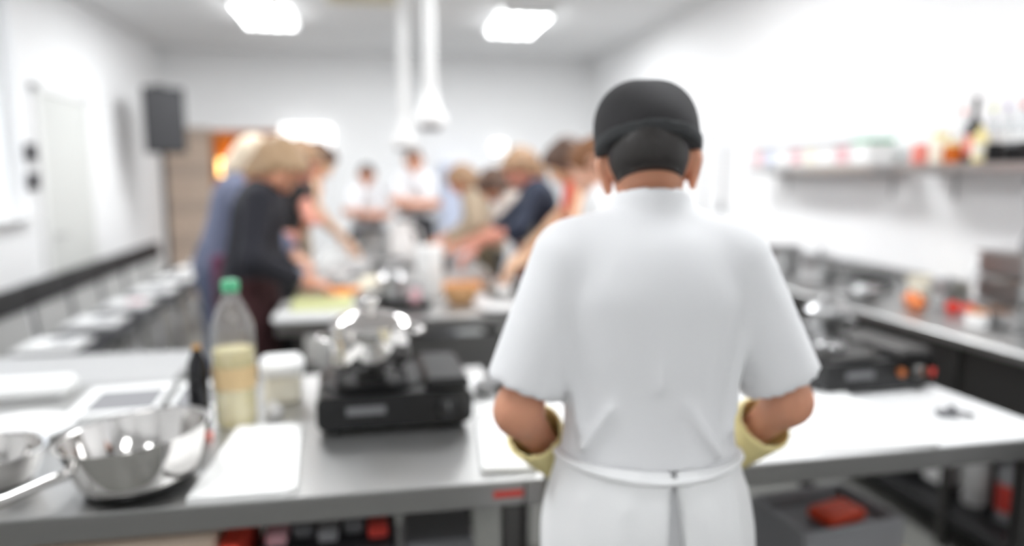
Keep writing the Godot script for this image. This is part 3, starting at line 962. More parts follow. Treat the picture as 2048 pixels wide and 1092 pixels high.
func _ready() -> void:
	var cam := Camera3D.new()
	cam.name = "camera"
	add_child(cam)
	cam.position = Vector3(0, 1.5, 0)
	cam.rotation_degrees = Vector3(-7.7, -10.7, 0)
	cam.near = 0.05
	cam.far = 60.0
	var at := CameraAttributesPhysical.new()
	at.frustum_focal_length = 12.0 * 1450.0 / 546.0
	at.frustum_focus_distance = 0.8
	at.exposure_aperture = 1.5
	at.frustum_near = 0.05
	at.frustum_far = 60.0
	cam.attributes = at
	cam.fov = rad_to_deg(2.0 * atan(546.0 / 1450.0))
	cam.current = true
	var we := WorldEnvironment.new()
	var env := Environment.new()
	env.background_mode = Environment.BG_COLOR
	env.background_color = Color(0.93, 0.96, 1.0)
	env.background_energy_multiplier = 1.8
	env.tonemap_mode = Environment.TONE_MAPPER_LINEAR
	env.tonemap_exposure = 1.06
	env.sdfgi_enabled = true
	env.ssao_enabled = true
	env.ssil_enabled = true
	we.environment = env
	add_child(we)
	make_materials()
	for q in [[-0.95, -7.15, 4.0, "four-tube ceiling light near the far wall, over the left of the room"], [1.42, -7.12, 5.0, "four-tube ceiling light near the far wall, over the right of the room"],
			[-0.95, -4.4, 1.9, "four-tube ceiling light over the left edge of the long worktable"], [1.42, -4.4, 3.1, "four-tube ceiling light over the right edge of the long worktable"],
			[-0.95, -1.65, 2.4, "four-tube ceiling light above the frying pans on the front table"], [1.42, -1.65, 2.8, "four-tube ceiling light above the cook at the front table"],
			[-0.95, 1.1, 0.8, "added unseen fill light, a dim four-tube fixture at the near end of the room, window side"], [1.42, 1.1, 0.8, "added unseen fill light, a dim four-tube fixture at the near end of the room, counter side"]]:  # last pair: unseen, added behind the camera as fill on the cook from behind
		ceiling_light(q[0], q[1], q[2], q[3])
	setting()
	furniture()
	front_table_items()
	island_items()
	right_side_items()
	left_side_items()
	people()

func furniture() -> void:
	steel_table("work_table", "stainless steel worktable in the foreground carrying the frying pan and stove", Vector3(-0.71, 0, -1.39), 0, 2.08, 0.9, 0.36)
	part_of_last_label()
	steel_table("prep_table", "white-topped steel table on the right under the cook's hands", Vector3(1.03, 0, -1.385), 1.6, 1.2, 0.95, 0.22, "white_laminate")
	var isl := steel_table("island_table", "long stainless worktable in mid-room with people along both sides", Vector3(0.15, 0, -3.12), 0, 1.14, 3.4, 0.25, "stainless", 0.09)
	part("end_panel", bx(Vector3(0.12, 0.52, -0.14), Vector3(0.78, 0.5, 0.02), 0.003), "stainless_edge", isl)
	# narrow white table behind the front one
	var s := thing("side_table", "narrow white-topped table behind the foreground worktable", "table", Vector3(-1.2, 0, -2.55))
	part("tabletop", bx(Vector3(0, 0.855, 0), Vector3(1.14, 0.03, 0.4), 0.006), "grey_laminate", s)
	for sx in [-1, 1]:
		for sz in [-1, 1]:
			part("leg", tb([Vector3(sx * 0.53, 0.0, sz * 0.17), Vector3(sx * 0.53, 0.845, sz * 0.17)], 0.014, 10), "chrome_tube", s)
	# counter along the right wall
	var c := thing("wall_counter", "long steel counter with dark panels along the right wall", "counter", Vector3(2.55, 0, -3.3))
	part("worktop", bx(Vector3(0, 0.86, 0), Vector3(0.68, 0.04, 5.4), 0.006), "stainless", c)
	part("backsplash", bx(Vector3(0.335, 0.93, 0), Vector3(0.012, 0.1, 5.4), 0.003), "stainless", c)
	for i in 3:
		part("front_panel", bx(Vector3(-0.3, 0.66, -1.8 + i * 1.8), Vector3(0.02, 0.36, 1.78), 0.003), "dark_steel", c)
	part("lower_shelf", bx(Vector3(0.0, 0.13, 0), Vector3(0.64, 0.06, 5.36), 0.004), "black_plastic", c)
	for i in 4:
		for sx in [-1, 1]:
			part("leg", bx(Vector3(sx * 0.31, 0.42, -2.66 + i * 1.773), Vector3(0.035, 0.84, 0.035), 0.003), "dark_steel", c)
	part("back_panel", bx(Vector3(0.325, 0.48, 0), Vector3(0.01, 0.7, 5.3), 0.002), "dark_steel", c)
	# wall shelves
	for q in [[-4.9, -3.5, "steel wall shelf carrying a row of white boxes", 0.03, 2.66], [-3.36, -2.1, "deep steel wall shelf carrying bottles and jars", 0.04, 2.62]]:
		var z0: float = q[0]
		var z1: float = q[1]
		var sh := thing("wall_shelf", q[2], "shelf", Vector3(2.9, 1.535, (z0 + z1) / 2))
		var dp: float = 2.9 - q[4]
		part("board", bx(Vector3(-dp / 2, 0, 0), Vector3(dp, q[3], z1 - z0), 0.003), "satin_steel", sh)
		for e in [-0.38, 0.38]:
			var bz: float = e * (z1 - z0)
			part("bracket", tb([Vector3(-0.012, -0.16, bz), Vector3(-0.012, -0.03, bz), Vector3(-dp + 0.05, -0.03, bz)], 0.008, 8), "satin_steel", sh)

func part_of_last_label() -> void:
	var t := get_node("work_table")
	part("maker_label", bx(Vector3(0.965, 0.852, 0.001), Vector3(0.062, 0.014, 0.002), 0.0005), "red_label", t)

func frying_pan(called: String, label: String, at: Vector3, r: float, h: float, hang: float, key: String, base: String) -> Node3D:
	var o := thing(called, label, "pan", at)
	part("pan_body", la([Vector2(0, 0.012), Vector2(r * 0.78, 0.012), Vector2(r * 0.86, 0.03), Vector2(r * 0.96, h * 0.8), Vector2(r, h), Vector2(r + 0.006, h + 0.001), Vector2(r - 0.003, h - 0.002), Vector2(r * 0.945, h * 0.8), Vector2(r * 0.84, 0.035), Vector2(r * 0.76, 0.018), Vector2(0, 0.016)], 40), key, o)
	part("base_disc", la([Vector2(0, 0), Vector2(r * 0.74, 0), Vector2(r * 0.76, 0.012), Vector2(0, 0.012)], 32), base, o)
	var a := deg_to_rad(hang)
	var d := Vector3(cos(a), 0, sin(a))
	var hn := part("handle", tb([d * (r * 0.93) + Vector3(0, h * 0.62, 0), d * (r + 0.03) + Vector3(0, h * 0.6, 0), d * (r + 0.09) + Vector3(0, h * 0.55, 0), d * (r + 0.14) + Vector3(0, h * 0.55, 0)], 0.011, 10), key, o)
	for s in [-1, 1]:
		var side: Vector3 = Vector3(-d.z, 0, d.x) * 0.013 * s
		part("rivet", la([Vector2(0.006, -0.004), Vector2(0.006, 0.001), Vector2(0.003, 0.004), Vector2(0, 0.004)], 8, d * (r * 0.93) + side + Vector3(0, h * 0.66, 0), Basis(d.cross(Vector3.UP).normalized(), -PI / 2)), key, hn)
	return o

func front_table_items() -> void:
	var T := 0.88
	var big := frying_pan("frying_pan", "large polished steel frying pan with long handle on the foreground table", Vector3(-0.476, T, -1.515), 0.137, 0.105, 138, "polished_steel", "black_enamel")
	big.rotation_degrees.z = 5.0
	big.position.y += 0.0085
	frying_pan("frying_pan", "smaller steel pan with black base at the photo's left edge", Vector3(-0.775, T, -1.56), 0.1, 0.075, 112, "polished_steel", "black_enamel")
	# white cutting board right of the pan
	var b := new_st()
	add_prism(b, [Vector2(-0.365, 1.4), Vector2(-0.19, 1.4), Vector2(-0.165, 1.42), Vector2(-0.19, 1.78), Vector2(-0.21, 1.795), Vector2(-0.34, 1.8)], 0.0, 0.012, Vector3(0, T, 0), Basis(Vector3.RIGHT, Vector3(0, 0, -1), Vector3.UP))
	single("cutting_board", b, "white_board", "thin white cutting sheet between the frying pan and the black stove", "cutting board")
	# big oil bottle
	var oc := Vector3(-0.352, T, -1.85)
	var o := thing("oil_bottle", "large clear plastic oil bottle with green cap", "bottle", oc)
	var r := 0.052
	part("bottle_body", la([Vector2(0, 0), Vector2(r * 0.9, 0), Vector2(r, 0.012), Vector2(r, 0.07), Vector2(r * 0.95, 0.08), Vector2(r, 0.09), Vector2(r, 0.235), Vector2(r * 0.92, 0.262), Vector2(r * 0.62, 0.3), Vector2(r * 0.38, 0.325), Vector2(r * 0.34, 0.335), Vector2(r * 0.34, 0.35)], 28), "clear_plastic", o)
	part("oil", la([Vector2(0, 0.004), Vector2(r * 0.88, 0.004), Vector2(r * 0.95, 0.014), Vector2(r * 0.95, 0.195), Vector2(0, 0.195)], 28), "cooking_oil", o)
	part("cap", la([Vector2(0, 0.338), Vector2(0.021, 0.338), Vector2(0.021, 0.362), Vector2(0.018, 0.366), Vector2(0, 0.366)], 20), "green_cap", o)
	part("label", la([Vector2(r * 1.01, 0.1), Vector2(r * 1.01, 0.155)], 28), "label_tan", o)
	bottle("slim dark sauce bottle with gold cap beside the oil bottle", Vector3(-0.43, T, -1.815), 0.024, 0.215, "dark_glass", "gold_cap", "", "sauce_bottle", 0.2)
	# cream tub
	var t := thing("food_tub", "cream plastic tub with white lid behind the oil bottle", "tub", Vector3(-0.262, T, -2.03), 8)
	part("tub_body", bx(Vector3(0, 0.04, 0), Vector3(0.1, 0.08, 0.09), 0.012), "cream", t)
	part("lid", bx(Vector3(0, 0.1, 0), Vector3(0.118, 0.05, 0.105), 0.018), "white_plastic", t)
	single("garlic_bulb", la([Vector2(0, 0), Vector2(0.014, 0.0), Vector2(0.024, 0.012), Vector2(0.024, 0.024), Vector2(0.013, 0.036), Vector2(0.005, 0.046), Vector2(0, 0.047)], 16), "porcelain", "small white garlic bulb next to the oil bottle", "garlic", Vector3(-0.268, T, -1.88))
	single("cork_stopper", la([Vector2(0, 0), Vector2(0.008, 0), Vector2(0.009, 0.016), Vector2(0, 0.017)], 12), "coral", "small red-brown stopper at the corner of the white cutting sheet", "stopper", Vector3(-0.398, T + 0.0, -1.755))
	# stove with its pot
	butane_stove("black portable gas stove in the middle foreground under the steel pot", Vector3(0.035, T, -1.872), 1.5, false, 1.09)
	var p := pot("soup_pot", "shiny steel pot with lid on the black portable stove", "pot", Vector3(-0.018, T + 0.14, -1.872), 0.102, 0.1, "polished_steel", "polished_steel", 20)
	p.rotation_degrees.y = 20
	# printed sheets on the left
	for q in [[-0.69, 0.2, "printed recipe sheet in grey lines nearer the photo's left edge"], [-0.5, 0.14, "printed recipe sheet with grey picture beside the sauce bottle"]]:
		var sx: float = q[0]
		var w: float = q[1]
		var sh := thing("recipe_sheet", q[2], "paper", Vector3(sx, T, -2.12), 4, "recipe sheets on the foreground table")
		part("paper", bx(Vector3(0, 0.0015, 0), Vector3(w + 0.04, 0.003, 0.27), 0.0), "white_paper", sh)
		part("print", bx(Vector3(0, 0.0033, 0.01), Vector3(w - 0.03, 0.0008, 0.19), 0.0), "print_grey", sh)
	single("paper_tray", bx(Vector3(0, 0.024, 0), Vector3(0.42, 0.048, 0.11), 0.016), "white_plastic", "thick white plastic tray at the back left of the foreground table", "tray", Vector3(-1.07, T, -2.2), 4)
	var pl := la([Vector2(0, 0), Vector2(0.07, 0), Vector2(0.085, 0.006), Vector2(0.125, 0.018), Vector2(0.127, 0.021), Vector2(0.083, 0.011), Vector2(0, 0.007)], 32)
	single("dinner_plate", pl, "porcelain", "white plate behind the smaller steel pan, at the left edge", "plate", Vector3(-0.86, T, -1.86))
	# right end of the table
	single("cutting_board", bx(Vector3(0, 0.007, 0), Vector3(0.12, 0.014, 0.34), 0.005), "white_board", "white cutting board on the table corner beside the cook's gloved hand", "cutting board", Vector3(0.285, T, -1.6), -6)
	var sp := thing("ladle", "white-handled steel ladle lying behind the cook's sleeve", "utensil", Vector3(0.3, T, -2.02), 30)
	part("ladle_cup", la(bowl_prof(0.035, 0.026), 20), "satin_steel", sp)
	part("handle", tb([Vector3(0.03, 0.024, 0), Vector3(0.09, 0.03, 0), Vector3(0.18, 0.018, 0)], 0.009, 8), "white_plastic", sp)
	# boxes on the shelf under the table
	var y := 0.3735
	single("cardboard_box", bx(Vector3(0, 0.193, 0), Vector3(0.36, 0.386, 0.3), 0.006), "cardboard", "beige cardboard box under the foreground table", "box", Vector3(-0.52, y, -1.66))
	single("red_folder", bx(Vector3(0, 0.187, 0), Vector3(0.042, 0.374, 0.28), 0.004), "red_card", "bright red folder standing beside the cardboard box under the table", "folder", Vector3(-0.31, y, -1.62))
	var cr := thing("dark_crate", "dark crate of small packets under the foreground table", "crate", Vector3(-0.12, y, -1.66))
	part("crate_body", bx(Vector3(0, 0.16, 0), Vector3(0.3, 0.32, 0.3), 0.01), "dark_crate", cr)
	for i in 5:
		part("packet", bx(Vector3(-0.11 + i * 0.055, 0.335, 0.06 - 0.03 * (i % 2)), Vector3(0.045, 0.03, 0.09), 0.006), ["pink_card", "smoked_plastic", "grey_plastic", "smoked_plastic", "red_label"][i], cr)
	single("grey_box", bx(Vector3(0, 0.16, 0), Vector3(0.15, 0.32, 0.28), 0.006), "smoked_plastic", "grey-brown box beside the table leg under the foreground table", "box", Vector3(0.125, y, -1.66))

func island_items() -> void:
	var T := 0.88
	single("cutting_board", bx(Vector3(0, 0.02, 0), Vector3(0.34, 0.04, 0.36), 0.014), "white_board", "thick white board at the near left corner of the long worktable", "cutting board", Vector3(-0.265, T, -3.28))
	single("cutting_board", bx(Vector3(0, 0.022, 0), Vector3(0.26, 0.044, 0.24), 0.008), "pale_green", "pale green chopping block on top of the thick white board", "cutting board", Vector3(-0.235, T + 0.04, -3.3))
	for i in 5:
		var m := la([Vector2(0, 0), Vector2(0.03, 0.0), Vector2(0.034, 0.01), Vector2(0.026, 0.024), Vector2(0, 0.03)], 14, Vector3.ZERO, Basis.IDENTITY, 1.0 + 0.12 * (i % 3), 0.8)
		single("carrot_chunk", m, "orange_food", "cut orange vegetable piece on the pale green chopping block", "vegetable", Vector3(-0.2 + 0.052 * (i % 3), T + 0.084, -3.38 + 0.06 * (i / 3)), i * 40.0, "orange pieces on the green block")
	bowl("white bowl of dough beside the pale green chopping block", Vector3(-0.02, T, -3.72), 0.105, 0.06, "porcelain", "", "dough_bowl")
	single("dough_mound", la([Vector2(0.02, 0.0), Vector2(0.082, 0.02), Vector2(0.088, 0.04), Vector2(0.06, 0.075), Vector2(0.03, 0.088), Vector2(0, 0.09)], 20), "dough", "pale dough mound heaped in the white bowl", "dough", Vector3(-0.02, T + 0.022, -3.72))
	var hp := thing("hot_plate", "flat black hot plate at the near end of the long worktable", "hot plate", Vector3(0.09, T, -3.42))
	part("plate_body", bx(Vector3(0, 0.016, 0), Vector3(0.31, 0.032, 0.22), 0.006), "black_enamel", hp)
	part("heating_ring", la([Vector2(0, 0.032), Vector2(0.08, 0.032), Vector2(0.078, 0.037), Vector2(0, 0.037)], 24), "dark_steel", hp)
	pot("saucepan", "small steel saucepan on the black hot plate", "pot", Vector3(0.07, T + 0.038, -3.42), 0.066, 0.1, "satin_steel", "satin_steel", 30)
	jar("squat grey-pink spice jar beside the paper roll", Vector3(0.175, T + 0.032, -3.36), 0.026, 0.085, "pale_pink", "grey_plastic", "spice_jar")
	var ro := thing("paper_roll", "tall white kitchen paper roll standing on the long worktable", "paper roll", Vector3(0.262, T, -3.64))
	part("roll", la([Vector2(0.02, 0.0), Vector2(0.066, 0.0), Vector2(0.069, 0.004), Vector2(0.069, 0.264), Vector2(0.066, 0.268), Vector2(0.02, 0.268), Vector2(0.02, 0.0)], 28), "white_paper", ro)
	part("core", la([Vector2(0.0195, 0.0), Vector2(0.0195, 0.27), Vector2(0.017, 0.27), Vector2(0.017, 0.0)], 16), "cardboard", ro)
	bowl("round beech wood bowl beside the paper roll", Vector3(0.4, T, -3.46), 0.085, 0.075, "beech", "", "wooden_bowl")
	single("wooden_tray", bx(Vector3(0, 0.012, 0), Vector3(0.3, 0.024, 0.22), 0.006), "bread_crust", "brown wooden tray behind the beech wood bowl", "tray", Vector3(0.45, T, -3.95))
	single("dinner_plate", la([Vector2(0, 0), Vector2(0.07, 0), Vector2(0.085, 0.008), Vector2(0.115, 0.02), Vector2(0.117, 0.023), Vector2(0.083, 0.013), Vector2(0, 0.009)], 30), "porcelain", "white plate at the near right corner of the long worktable", "plate", Vector3(0.57, T, -3.245))
	bowl("large shiny steel mixing bowl near the bare-armed woman's hands", Vector3(0.62, T, -3.5), 0.115, 0.1, "polished_steel", "", "mixing_bowl")
	single("squash_half", la([Vector2(0, 0), Vector2(0.03, 0.002), Vector2(0.045, 0.02), Vector2(0.036, 0.042), Vector2(0, 0.05)], 18), "orange_food", "orange vegetable half in the shiny mixing bowl", "vegetable", Vector3(0.62, T + 0.04, -3.5))
	for q in [[-0.22, -4.25, 0.075, "small white bowl in front of the dark polo wearer"], [-0.12, -4.75, 0.085, "white bowl farther along the left side of the worktable"]]:
		bowl(q[3], Vector3(q[0], T, q[1]), q[2], 0.07, "porcelain", "white bowls on the long worktable")
	pot("stock_pot", "round steel pot at the far end of the worktable", "pot", Vector3(0.0, T, -5.85), 0.12, 0.17, "satin_steel", "", 0)
	# white pitcher
	var pi := thing("pitcher", "white pitcher with a handle at the far end of the worktable", "pitcher", Vector3(0.2, T, -5.6))
	part("pitcher_body", la([Vector2(0, 0), Vector2(0.085, 0), Vector2(0.1, 0.03), Vector2(0.095, 0.14), Vector2(0.075, 0.22), Vector2(0.085, 0.27), Vector2(0.08, 0.27), Vector2(0.07, 0.22), Vector2(0.088, 0.14), Vector2(0.09, 0.03), Vector2(0, 0.01)], 24), "porcelain", pi)
	part("handle", tb([Vector3(0.09, 0.08, 0), Vector3(0.14, 0.11, 0), Vector3(0.14, 0.19, 0), Vector3(0.078, 0.22, 0)], 0.011, 8), "porcelain", pi)
	for q in [[0.42, -4.65, "dark_steel", "dark squat jar among the worktable's middle items"], [0.4, -5.12, "label_tan", "tan jar behind the dark squat jar"], [0.33, -5.3, "white_plastic", "white jar next to the pitcher"], [0.3, -4.2, "smoked_plastic", "smoky jar behind the tall paper roll"], [0.12, -4.55, "satin_steel", "steel canister in the middle of the worktable"]]:
		jar(q[3], Vector3(q[0], T, q[1]), 0.042, 0.11, q[2], "black_plastic" if q[2] != "white_plastic" else "grey_plastic", "storage_jar")
	single("baking_tray", bx(Vector3(0, 0.011, 0), Vector3(0.34, 0.022, 0.26), 0.007), "dark_steel", "dark baking tray lying across the middle of the worktable", "tray", Vector3(0.1, T, -4.95), 12)
	# pendants
	for q in [[0.362, -4.7, 1.78, "nearer white pendant lamp with a cone shade above the worktable"], [0.245, -5.85, 1.69, "farther white pendant lamp on a straight pole above the worktable"]]:
		var py: float = q[2]
		var pn := thing("pendant_lamp", q[3], "lamp", Vector3(q[0], py, q[1]), 0, "white pendant lamps")
		part("pole", tb([Vector3(0, 0.2, 0), Vector3(0, 3.0 - py, 0)], 0.036, 16), "white_plastic", pn)
		part("shade", la([Vector2(0.1, 0.03), Vector2(0.106, 0.04), Vector2(0.1, 0.085), Vector2(0.062, 0.15), Vector2(0.048, 0.22), Vector2(0.036, 0.26), Vector2(0.03, 0.26), Vector2(0.042, 0.22), Vector2(0.056, 0.15), Vector2(0.092, 0.085), Vector2(0.096, 0.03), Vector2(0.1, 0.03)], 24), "white_plastic", pn)
		part("diffuser", la([Vector2(0, 0.0), Vector2(0.06, 0.0), Vector2(0.07, 0.015), Vector2(0.07, 0.07), Vector2(0, 0.07)], 20), "grey_plastic", pn)
		part("ceiling_rose", la([Vector2(0.07, 2.96 - py), Vector2(0.07, 3.0 - py), Vector2(0, 3.0 - py), Vector2(0, 2.96 - py), Vector2(0.07, 2.96 - py)], 20), "white_plastic", pn)

func right_side_items() -> void:
	var T := 0.88
	# on the white table
	butane_stove("black portable gas stove with grey top on the white table", Vector3(1.4, T, -1.93), 3, true, 1.08)
	single("cutting_board", bx(Vector3(0, 0.006, 0), Vector3(0.3, 0.012, 0.4), 0.004), "white_board", "large white cutting board beside the cook's right forearm", "cutting board", Vector3(1.13, T, -1.6), -4)
	var cl := thing("bag_clip", "small dark grey clip lying alone on the white table", "clip", Vector3(1.455, T, -1.57), -18)
	part("jaw", bx(Vector3(-0.012, 0.009, 0), Vector3(0.05, 0.018, 0.034), 0.006), "smoked_plastic", cl)
	part("lever", bx(Vector3(0.028, 0.012, 0.004), Vector3(0.05, 0.006, 0.018), 0.002, Basis(Vector3.BACK, -0.18)), "dark_crate", cl)
	part("spring_knob", la([Vector2(0, 0.016), Vector2(0.01, 0.016), Vector2(0.009, 0.026), Vector2(0.004, 0.03), Vector2(0, 0.03)], 12), "dark_crate", cl)
	pot("stock_pot", "tall grey steel pot behind the stove on the white table", "pot", Vector3(1.54, T, -2.24), 0.07, 0.15, "satin_steel", "satin_steel", 10)
	jar("white jar behind the cook's right sleeve on the white table", Vector3(1.355, T, -2.22), 0.042, 0.12, "porcelain", "white_plastic", "white_jar")
	# crate under the table
	var y := 0.2325
	var cr := thing("storage_crate", "grey plastic crate under the white table, holding an orange-red packet", "crate", Vector3(1.31, y, -1.86), 6)
	var cb := new_st()
	add_box(cb, Vector3(0, 0.008, 0), Vector3(0.34, 0.016, 0.26), 0.003)
	for s in [-1, 1]:
		add_box(cb, Vector3(s * 0.166, 0.14, 0), Vector3(0.012, 0.28, 0.26), 0.003)
		add_box(cb, Vector3(0, 0.14, s * 0.126), Vector3(0.32, 0.28, 0.012), 0.003)
	part("crate_body", cb, "grey_plastic", cr)
	single("food_packet", bx(Vector3(0, 0.02, 0), Vector3(0.15, 0.04, 0.1), 0.014), "orange_red", "orange-red packet lying in the grey crate", "packet", Vector3(1.33, y + 0.25, -1.83), 15)
	single("packet_filler", bx(Vector3(0, 0.116, 0), Vector3(0.27, 0.232, 0.2), 0.012), "smoked_plastic", "grey folded bag filling the crate under the packet", "bag", Vector3(1.31, y + 0.017, -1.86), 6)
	single("paper_bag", bx(Vector3(0, 0.08, 0), Vector3(0.05, 0.16, 0.1), 0.01), "label_tan", "tan paper bag beside the grey crate", "bag", Vector3(1.525, y, -1.75), 4)
	# counter: pots, bowls and tins
	pot("stock_pot", "tall steel stock pot on the wall counter next to the cook's shoulder", "pot", Vector3(2.6, T, -4.3), 0.13, 0.16, "satin_steel", "", 0)
	pot("stock_pot", "steel pot with lid second along the wall counter", "pot", Vector3(2.62, T, -3.9), 0.12, 0.12, "satin_steel", "satin_steel", 90)
	frying_pan("frying_pan", "black frying pan on the wall counter under the wall shelf", Vector3(2.68, T, -3.52), 0.12, 0.06, 235, "black_enamel", "black_enamel")
	bowl("cream bowl on the wall counter behind the black pan", Vector3(2.76, T, -3.22), 0.08, 0.1, "cream", "", "cream_bowl")
	bowl("wide steel bowl near the front edge of the wall counter", Vector3(2.4, T, -3.24), 0.11, 0.06, "satin_steel", "", "steel_bowl")
	for q in [[2.49, -2.98, 0.038, "brown onion left of the tomatoes on the wall counter"], [2.45, -2.88, 0.036, "brown onion right next to the tomatoes on the wall counter"]]:
		var on := thing("onion", q[3], "vegetable", Vector3(q[0], T, q[1]), 0, "onions on the wall counter")
		part("bulb", la([Vector2(0, 0), Vector2(0.016, 0.002), Vector2(q[2], 0.03), Vector2(q[2] * 0.85, 0.052), Vector2(0.012, 0.068), Vector2(0.006, 0.08), Vector2(0, 0.08)], 18), "copper", on)
	for i in 3:
		var tm := thing("tomato", ["red tomato nearest the onions on the wall counter", "middle red tomato of the three on the wall counter", "red tomato farthest from the onions on the wall counter"][i], "tomato", Vector3(2.56 + 0.03 * (i % 2), T, -2.8 + i * 0.062), 0, "tomatoes on the wall counter")
		part("fruit", la([Vector2(0, 0.002), Vector2(0.016, 0.0), Vector2(0.034, 0.022), Vector2(0.03, 0.044), Vector2(0.012, 0.054), Vector2(0, 0.05)], 18), "tomato", tm)
		part("stalk", la([Vector2(0.003, 0.048), Vector2(0.003, 0.06), Vector2(0, 0.061)], 6), "green_cap", tm)
	bottle("slim grey-capped bottle standing behind the tomatoes", Vector3(2.78, T, -2.9), 0.03, 0.24, "clear_bottle", "smoked_plastic", "white_paper", "bottle", 0.3)
	jar("steel canister behind the onions on the wall counter", Vector3(2.72, T, -3.06), 0.05, 0.13, "satin_steel", "satin_steel", "canister")
	# stacked steel containers at the right edge
	for i in 3:
		var k := thing("steel_container", ["bottom steel container of the stack at the right edge", "middle steel container of the stack at the right edge", "top steel container of the stack at the right edge"][i], "container", Vector3(2.63, T + i * 0.105, -2.5), i * 2.0, "stack of steel containers")
		part("container_body", bx(Vector3(0, 0.05, 0), Vector3(0.3, 0.096, 0.22), 0.012), "satin_steel", k)
		part("rim", bx(Vector3(0, 0.1, 0), Vector3(0.32, 0.008, 0.24), 0.003), "polished_steel", k)
	jar("white jar with brown lid in front of the container stack", Vector3(2.43, T, -2.53), 0.045, 0.07, "porcelain", "bread_crust", "white_jar")
	# blender on top of the stack side
	var bl := thing("hand_mixer", "dark grey blender jug on top of the steel containers", "blender", Vector3(2.66, T + 0.315, -2.48))
	part("motor_base", la([Vector2(0, 0), Vector2(0.075, 0), Vector2(0.075, 0.03), Vector2(0.055, 0.09), Vector2(0, 0.09)], 20), "smoked_plastic", bl)
	part("jug", la([Vector2(0.05, 0.09), Vector2(0.075, 0.27), Vector2(0.07, 0.27), Vector2(0.046, 0.095)], 20), "clear_bottle", bl)
	part("lid", la([Vector2(0, 0.27), Vector2(0.077, 0.27), Vector2(0.077, 0.29), Vector2(0.02, 0.3), Vector2(0.02, 0.32), Vector2(0, 0.32)], 20), "dark_crate", bl)
	# pre-rinse tap
	var tp := thing("spray_tap", "tall chrome spring tap behind the cook's head", "tap", Vector3(2.74, T, -5.6))
	part("tap_base", la([Vector2(0, 0), Vector2(0.03, 0), Vector2(0.03, 0.02), Vector2(0.018, 0.05), Vector2(0, 0.05)], 16), "chrome_tube", tp)
	var pts := [Vector3(0, 0.04, -0.16), Vector3(0, 0.8, -0.16)]
	pts.append_array(arc(Vector3(0, 0.82, 0.0), Vector3(0, 0, -1), Vector3.UP, 0.16, 10, 170, 10))
	pts.append_array([Vector3(0, 0.75, 0.16), Vector3(0, 0.42, 0.16)])
	var q0 := tp.get_child(0)
	q0.position = Vector3(0, 0, -0.16)
	part("riser", tb(pts, 0.014, 10), "chrome_tube", tp)
	part("spray_head", la([Vector2(0, 0), Vector2(0.03, 0), Vector2(0.034, 0.02), Vector2(0.02, 0.1), Vector2(0, 0.1)], 14, Vector3(0, 0.32, 0.16)), "grey_plastic", tp)
	# wall shelf boxes
	var keys := ["pale_pink", "pale_blue", "white_paper", "pale_pink", "cream", "white_paper", "pale_pink", "white_paper"]
	var pos := ["farthest from the bottles", "second from the far end", "third from the far end", "fourth from the far end", "fifth from the far end", "sixth from the far end", "second nearest the bottles", "nearest the bottles"]
	for i in 8:
		var bxn := thing("spice_box", "white lidded spice box on the wall shelf, " + pos[i], "box", Vector3(2.755, 1.551, -4.78 + i * 0.158), 0, "row of spice boxes on the wall shelf")
		part("box_body", bx(Vector3(0, 0.062, 0), Vector3(0.16, 0.124, 0.146), 0.008), "white_plastic", bxn)
		part("front_label", bx(Vector3(-0.0812, 0.064, 0), Vector3(0.0022, 0.09, 0.115), 0.0005), keys[i], bxn)
		part("lid", bx(Vector3(0, 0.137, 0), Vector3(0.168, 0.026, 0.152), 0.007), "grey_plastic" if i != 7 else "green_cap", bxn)
	# wall shelf bottles
	var Y := 1.556
	jar("coral red jar first on the bottle shelf", Vector3(2.72, Y, -3.27), 0.04, 0.1, "coral", "coral")
	jar("cream jar with pale lid second on the bottle shelf", Vector3(2.73, Y, -3.15), 0.045, 0.15, "cream", "pale_yellow")
	jar("amber honey jar on the bottle shelf", Vector3(2.7, Y, -3.035), 0.042, 0.1, "amber", "pale_yellow")
	bottle("tall dark wine bottle with orange label on the shelf", Vector3(2.74, Y, -2.96), 0.037, 0.3, "dark_glass", "dark_glass", "coral", "wine_bottle", 0.42)
	bottle("short pale yellow bottle next to the dark wine bottle", Vector3(2.69, Y, -2.865), 0.033, 0.16, "pale_yellow", "pale_yellow", "cream", "oil_bottle", 0.25)
	for i in 3:
		jar(["squat black jar nearest the pale yellow bottle", "second squat black jar on the bottle shelf", "squat black jar at the right edge of the photo"][i], Vector3(2.68, Y, -2.775 + i * 0.085), 0.038, 0.085, "black_enamel", "smoked_plastic" if i == 1 else "black_plastic", "black_jar", "black jars on the bottle shelf")
	var caps := ["coral", "pale_green", "lilac", "red_label"]
	var tall := ["tall clear bottle with a pink cap behind the honey jar", "tall clear bottle with a green cap behind the wine bottle", "tall clear bottle with a lilac cap behind the black jars", "tall clear bottle with a red cap at the right edge"]
	for i in 4:
		bottle(tall[i], Vector3(2.83, Y, [-3.13, -2.955, -2.875, -2.79][i]), 0.034, 0.265, "clear_bottle", caps[i], "white_paper", "bottle", 0.3, "clear bottles with coloured caps")
	# lower shelf of the counter
	var L := 0.161
	var ws := thing("flour_bag", "white bag with small yellow print on the counter's lower shelf", "bag", Vector3(2.42, L, -2.62), 4)
	part("bag_body", bx(Vector3(0, 0.11, 0), Vector3(0.13, 0.22, 0.15), 0.025), "white_paper", ws)
	part("print", bx(Vector3(-0.066, 0.15, 0.01), Vector3(0.003, 0.05, 0.05), 0.001), "pale_yellow", ws)
	bottle("white plastic bottle beside the flour bag on the lower shelf", Vector3(2.4, L, -2.43), 0.05, 0.27, "white_plastic", "grey_plastic", "", "detergent_bottle", 0.3)
	bottle("grey bottle with dark red label on the lower shelf", Vector3(2.4, L, -2.27), 0.048, 0.3, "grey_plastic", "white_plastic", "red_label", "detergent_bottle", 0.28)
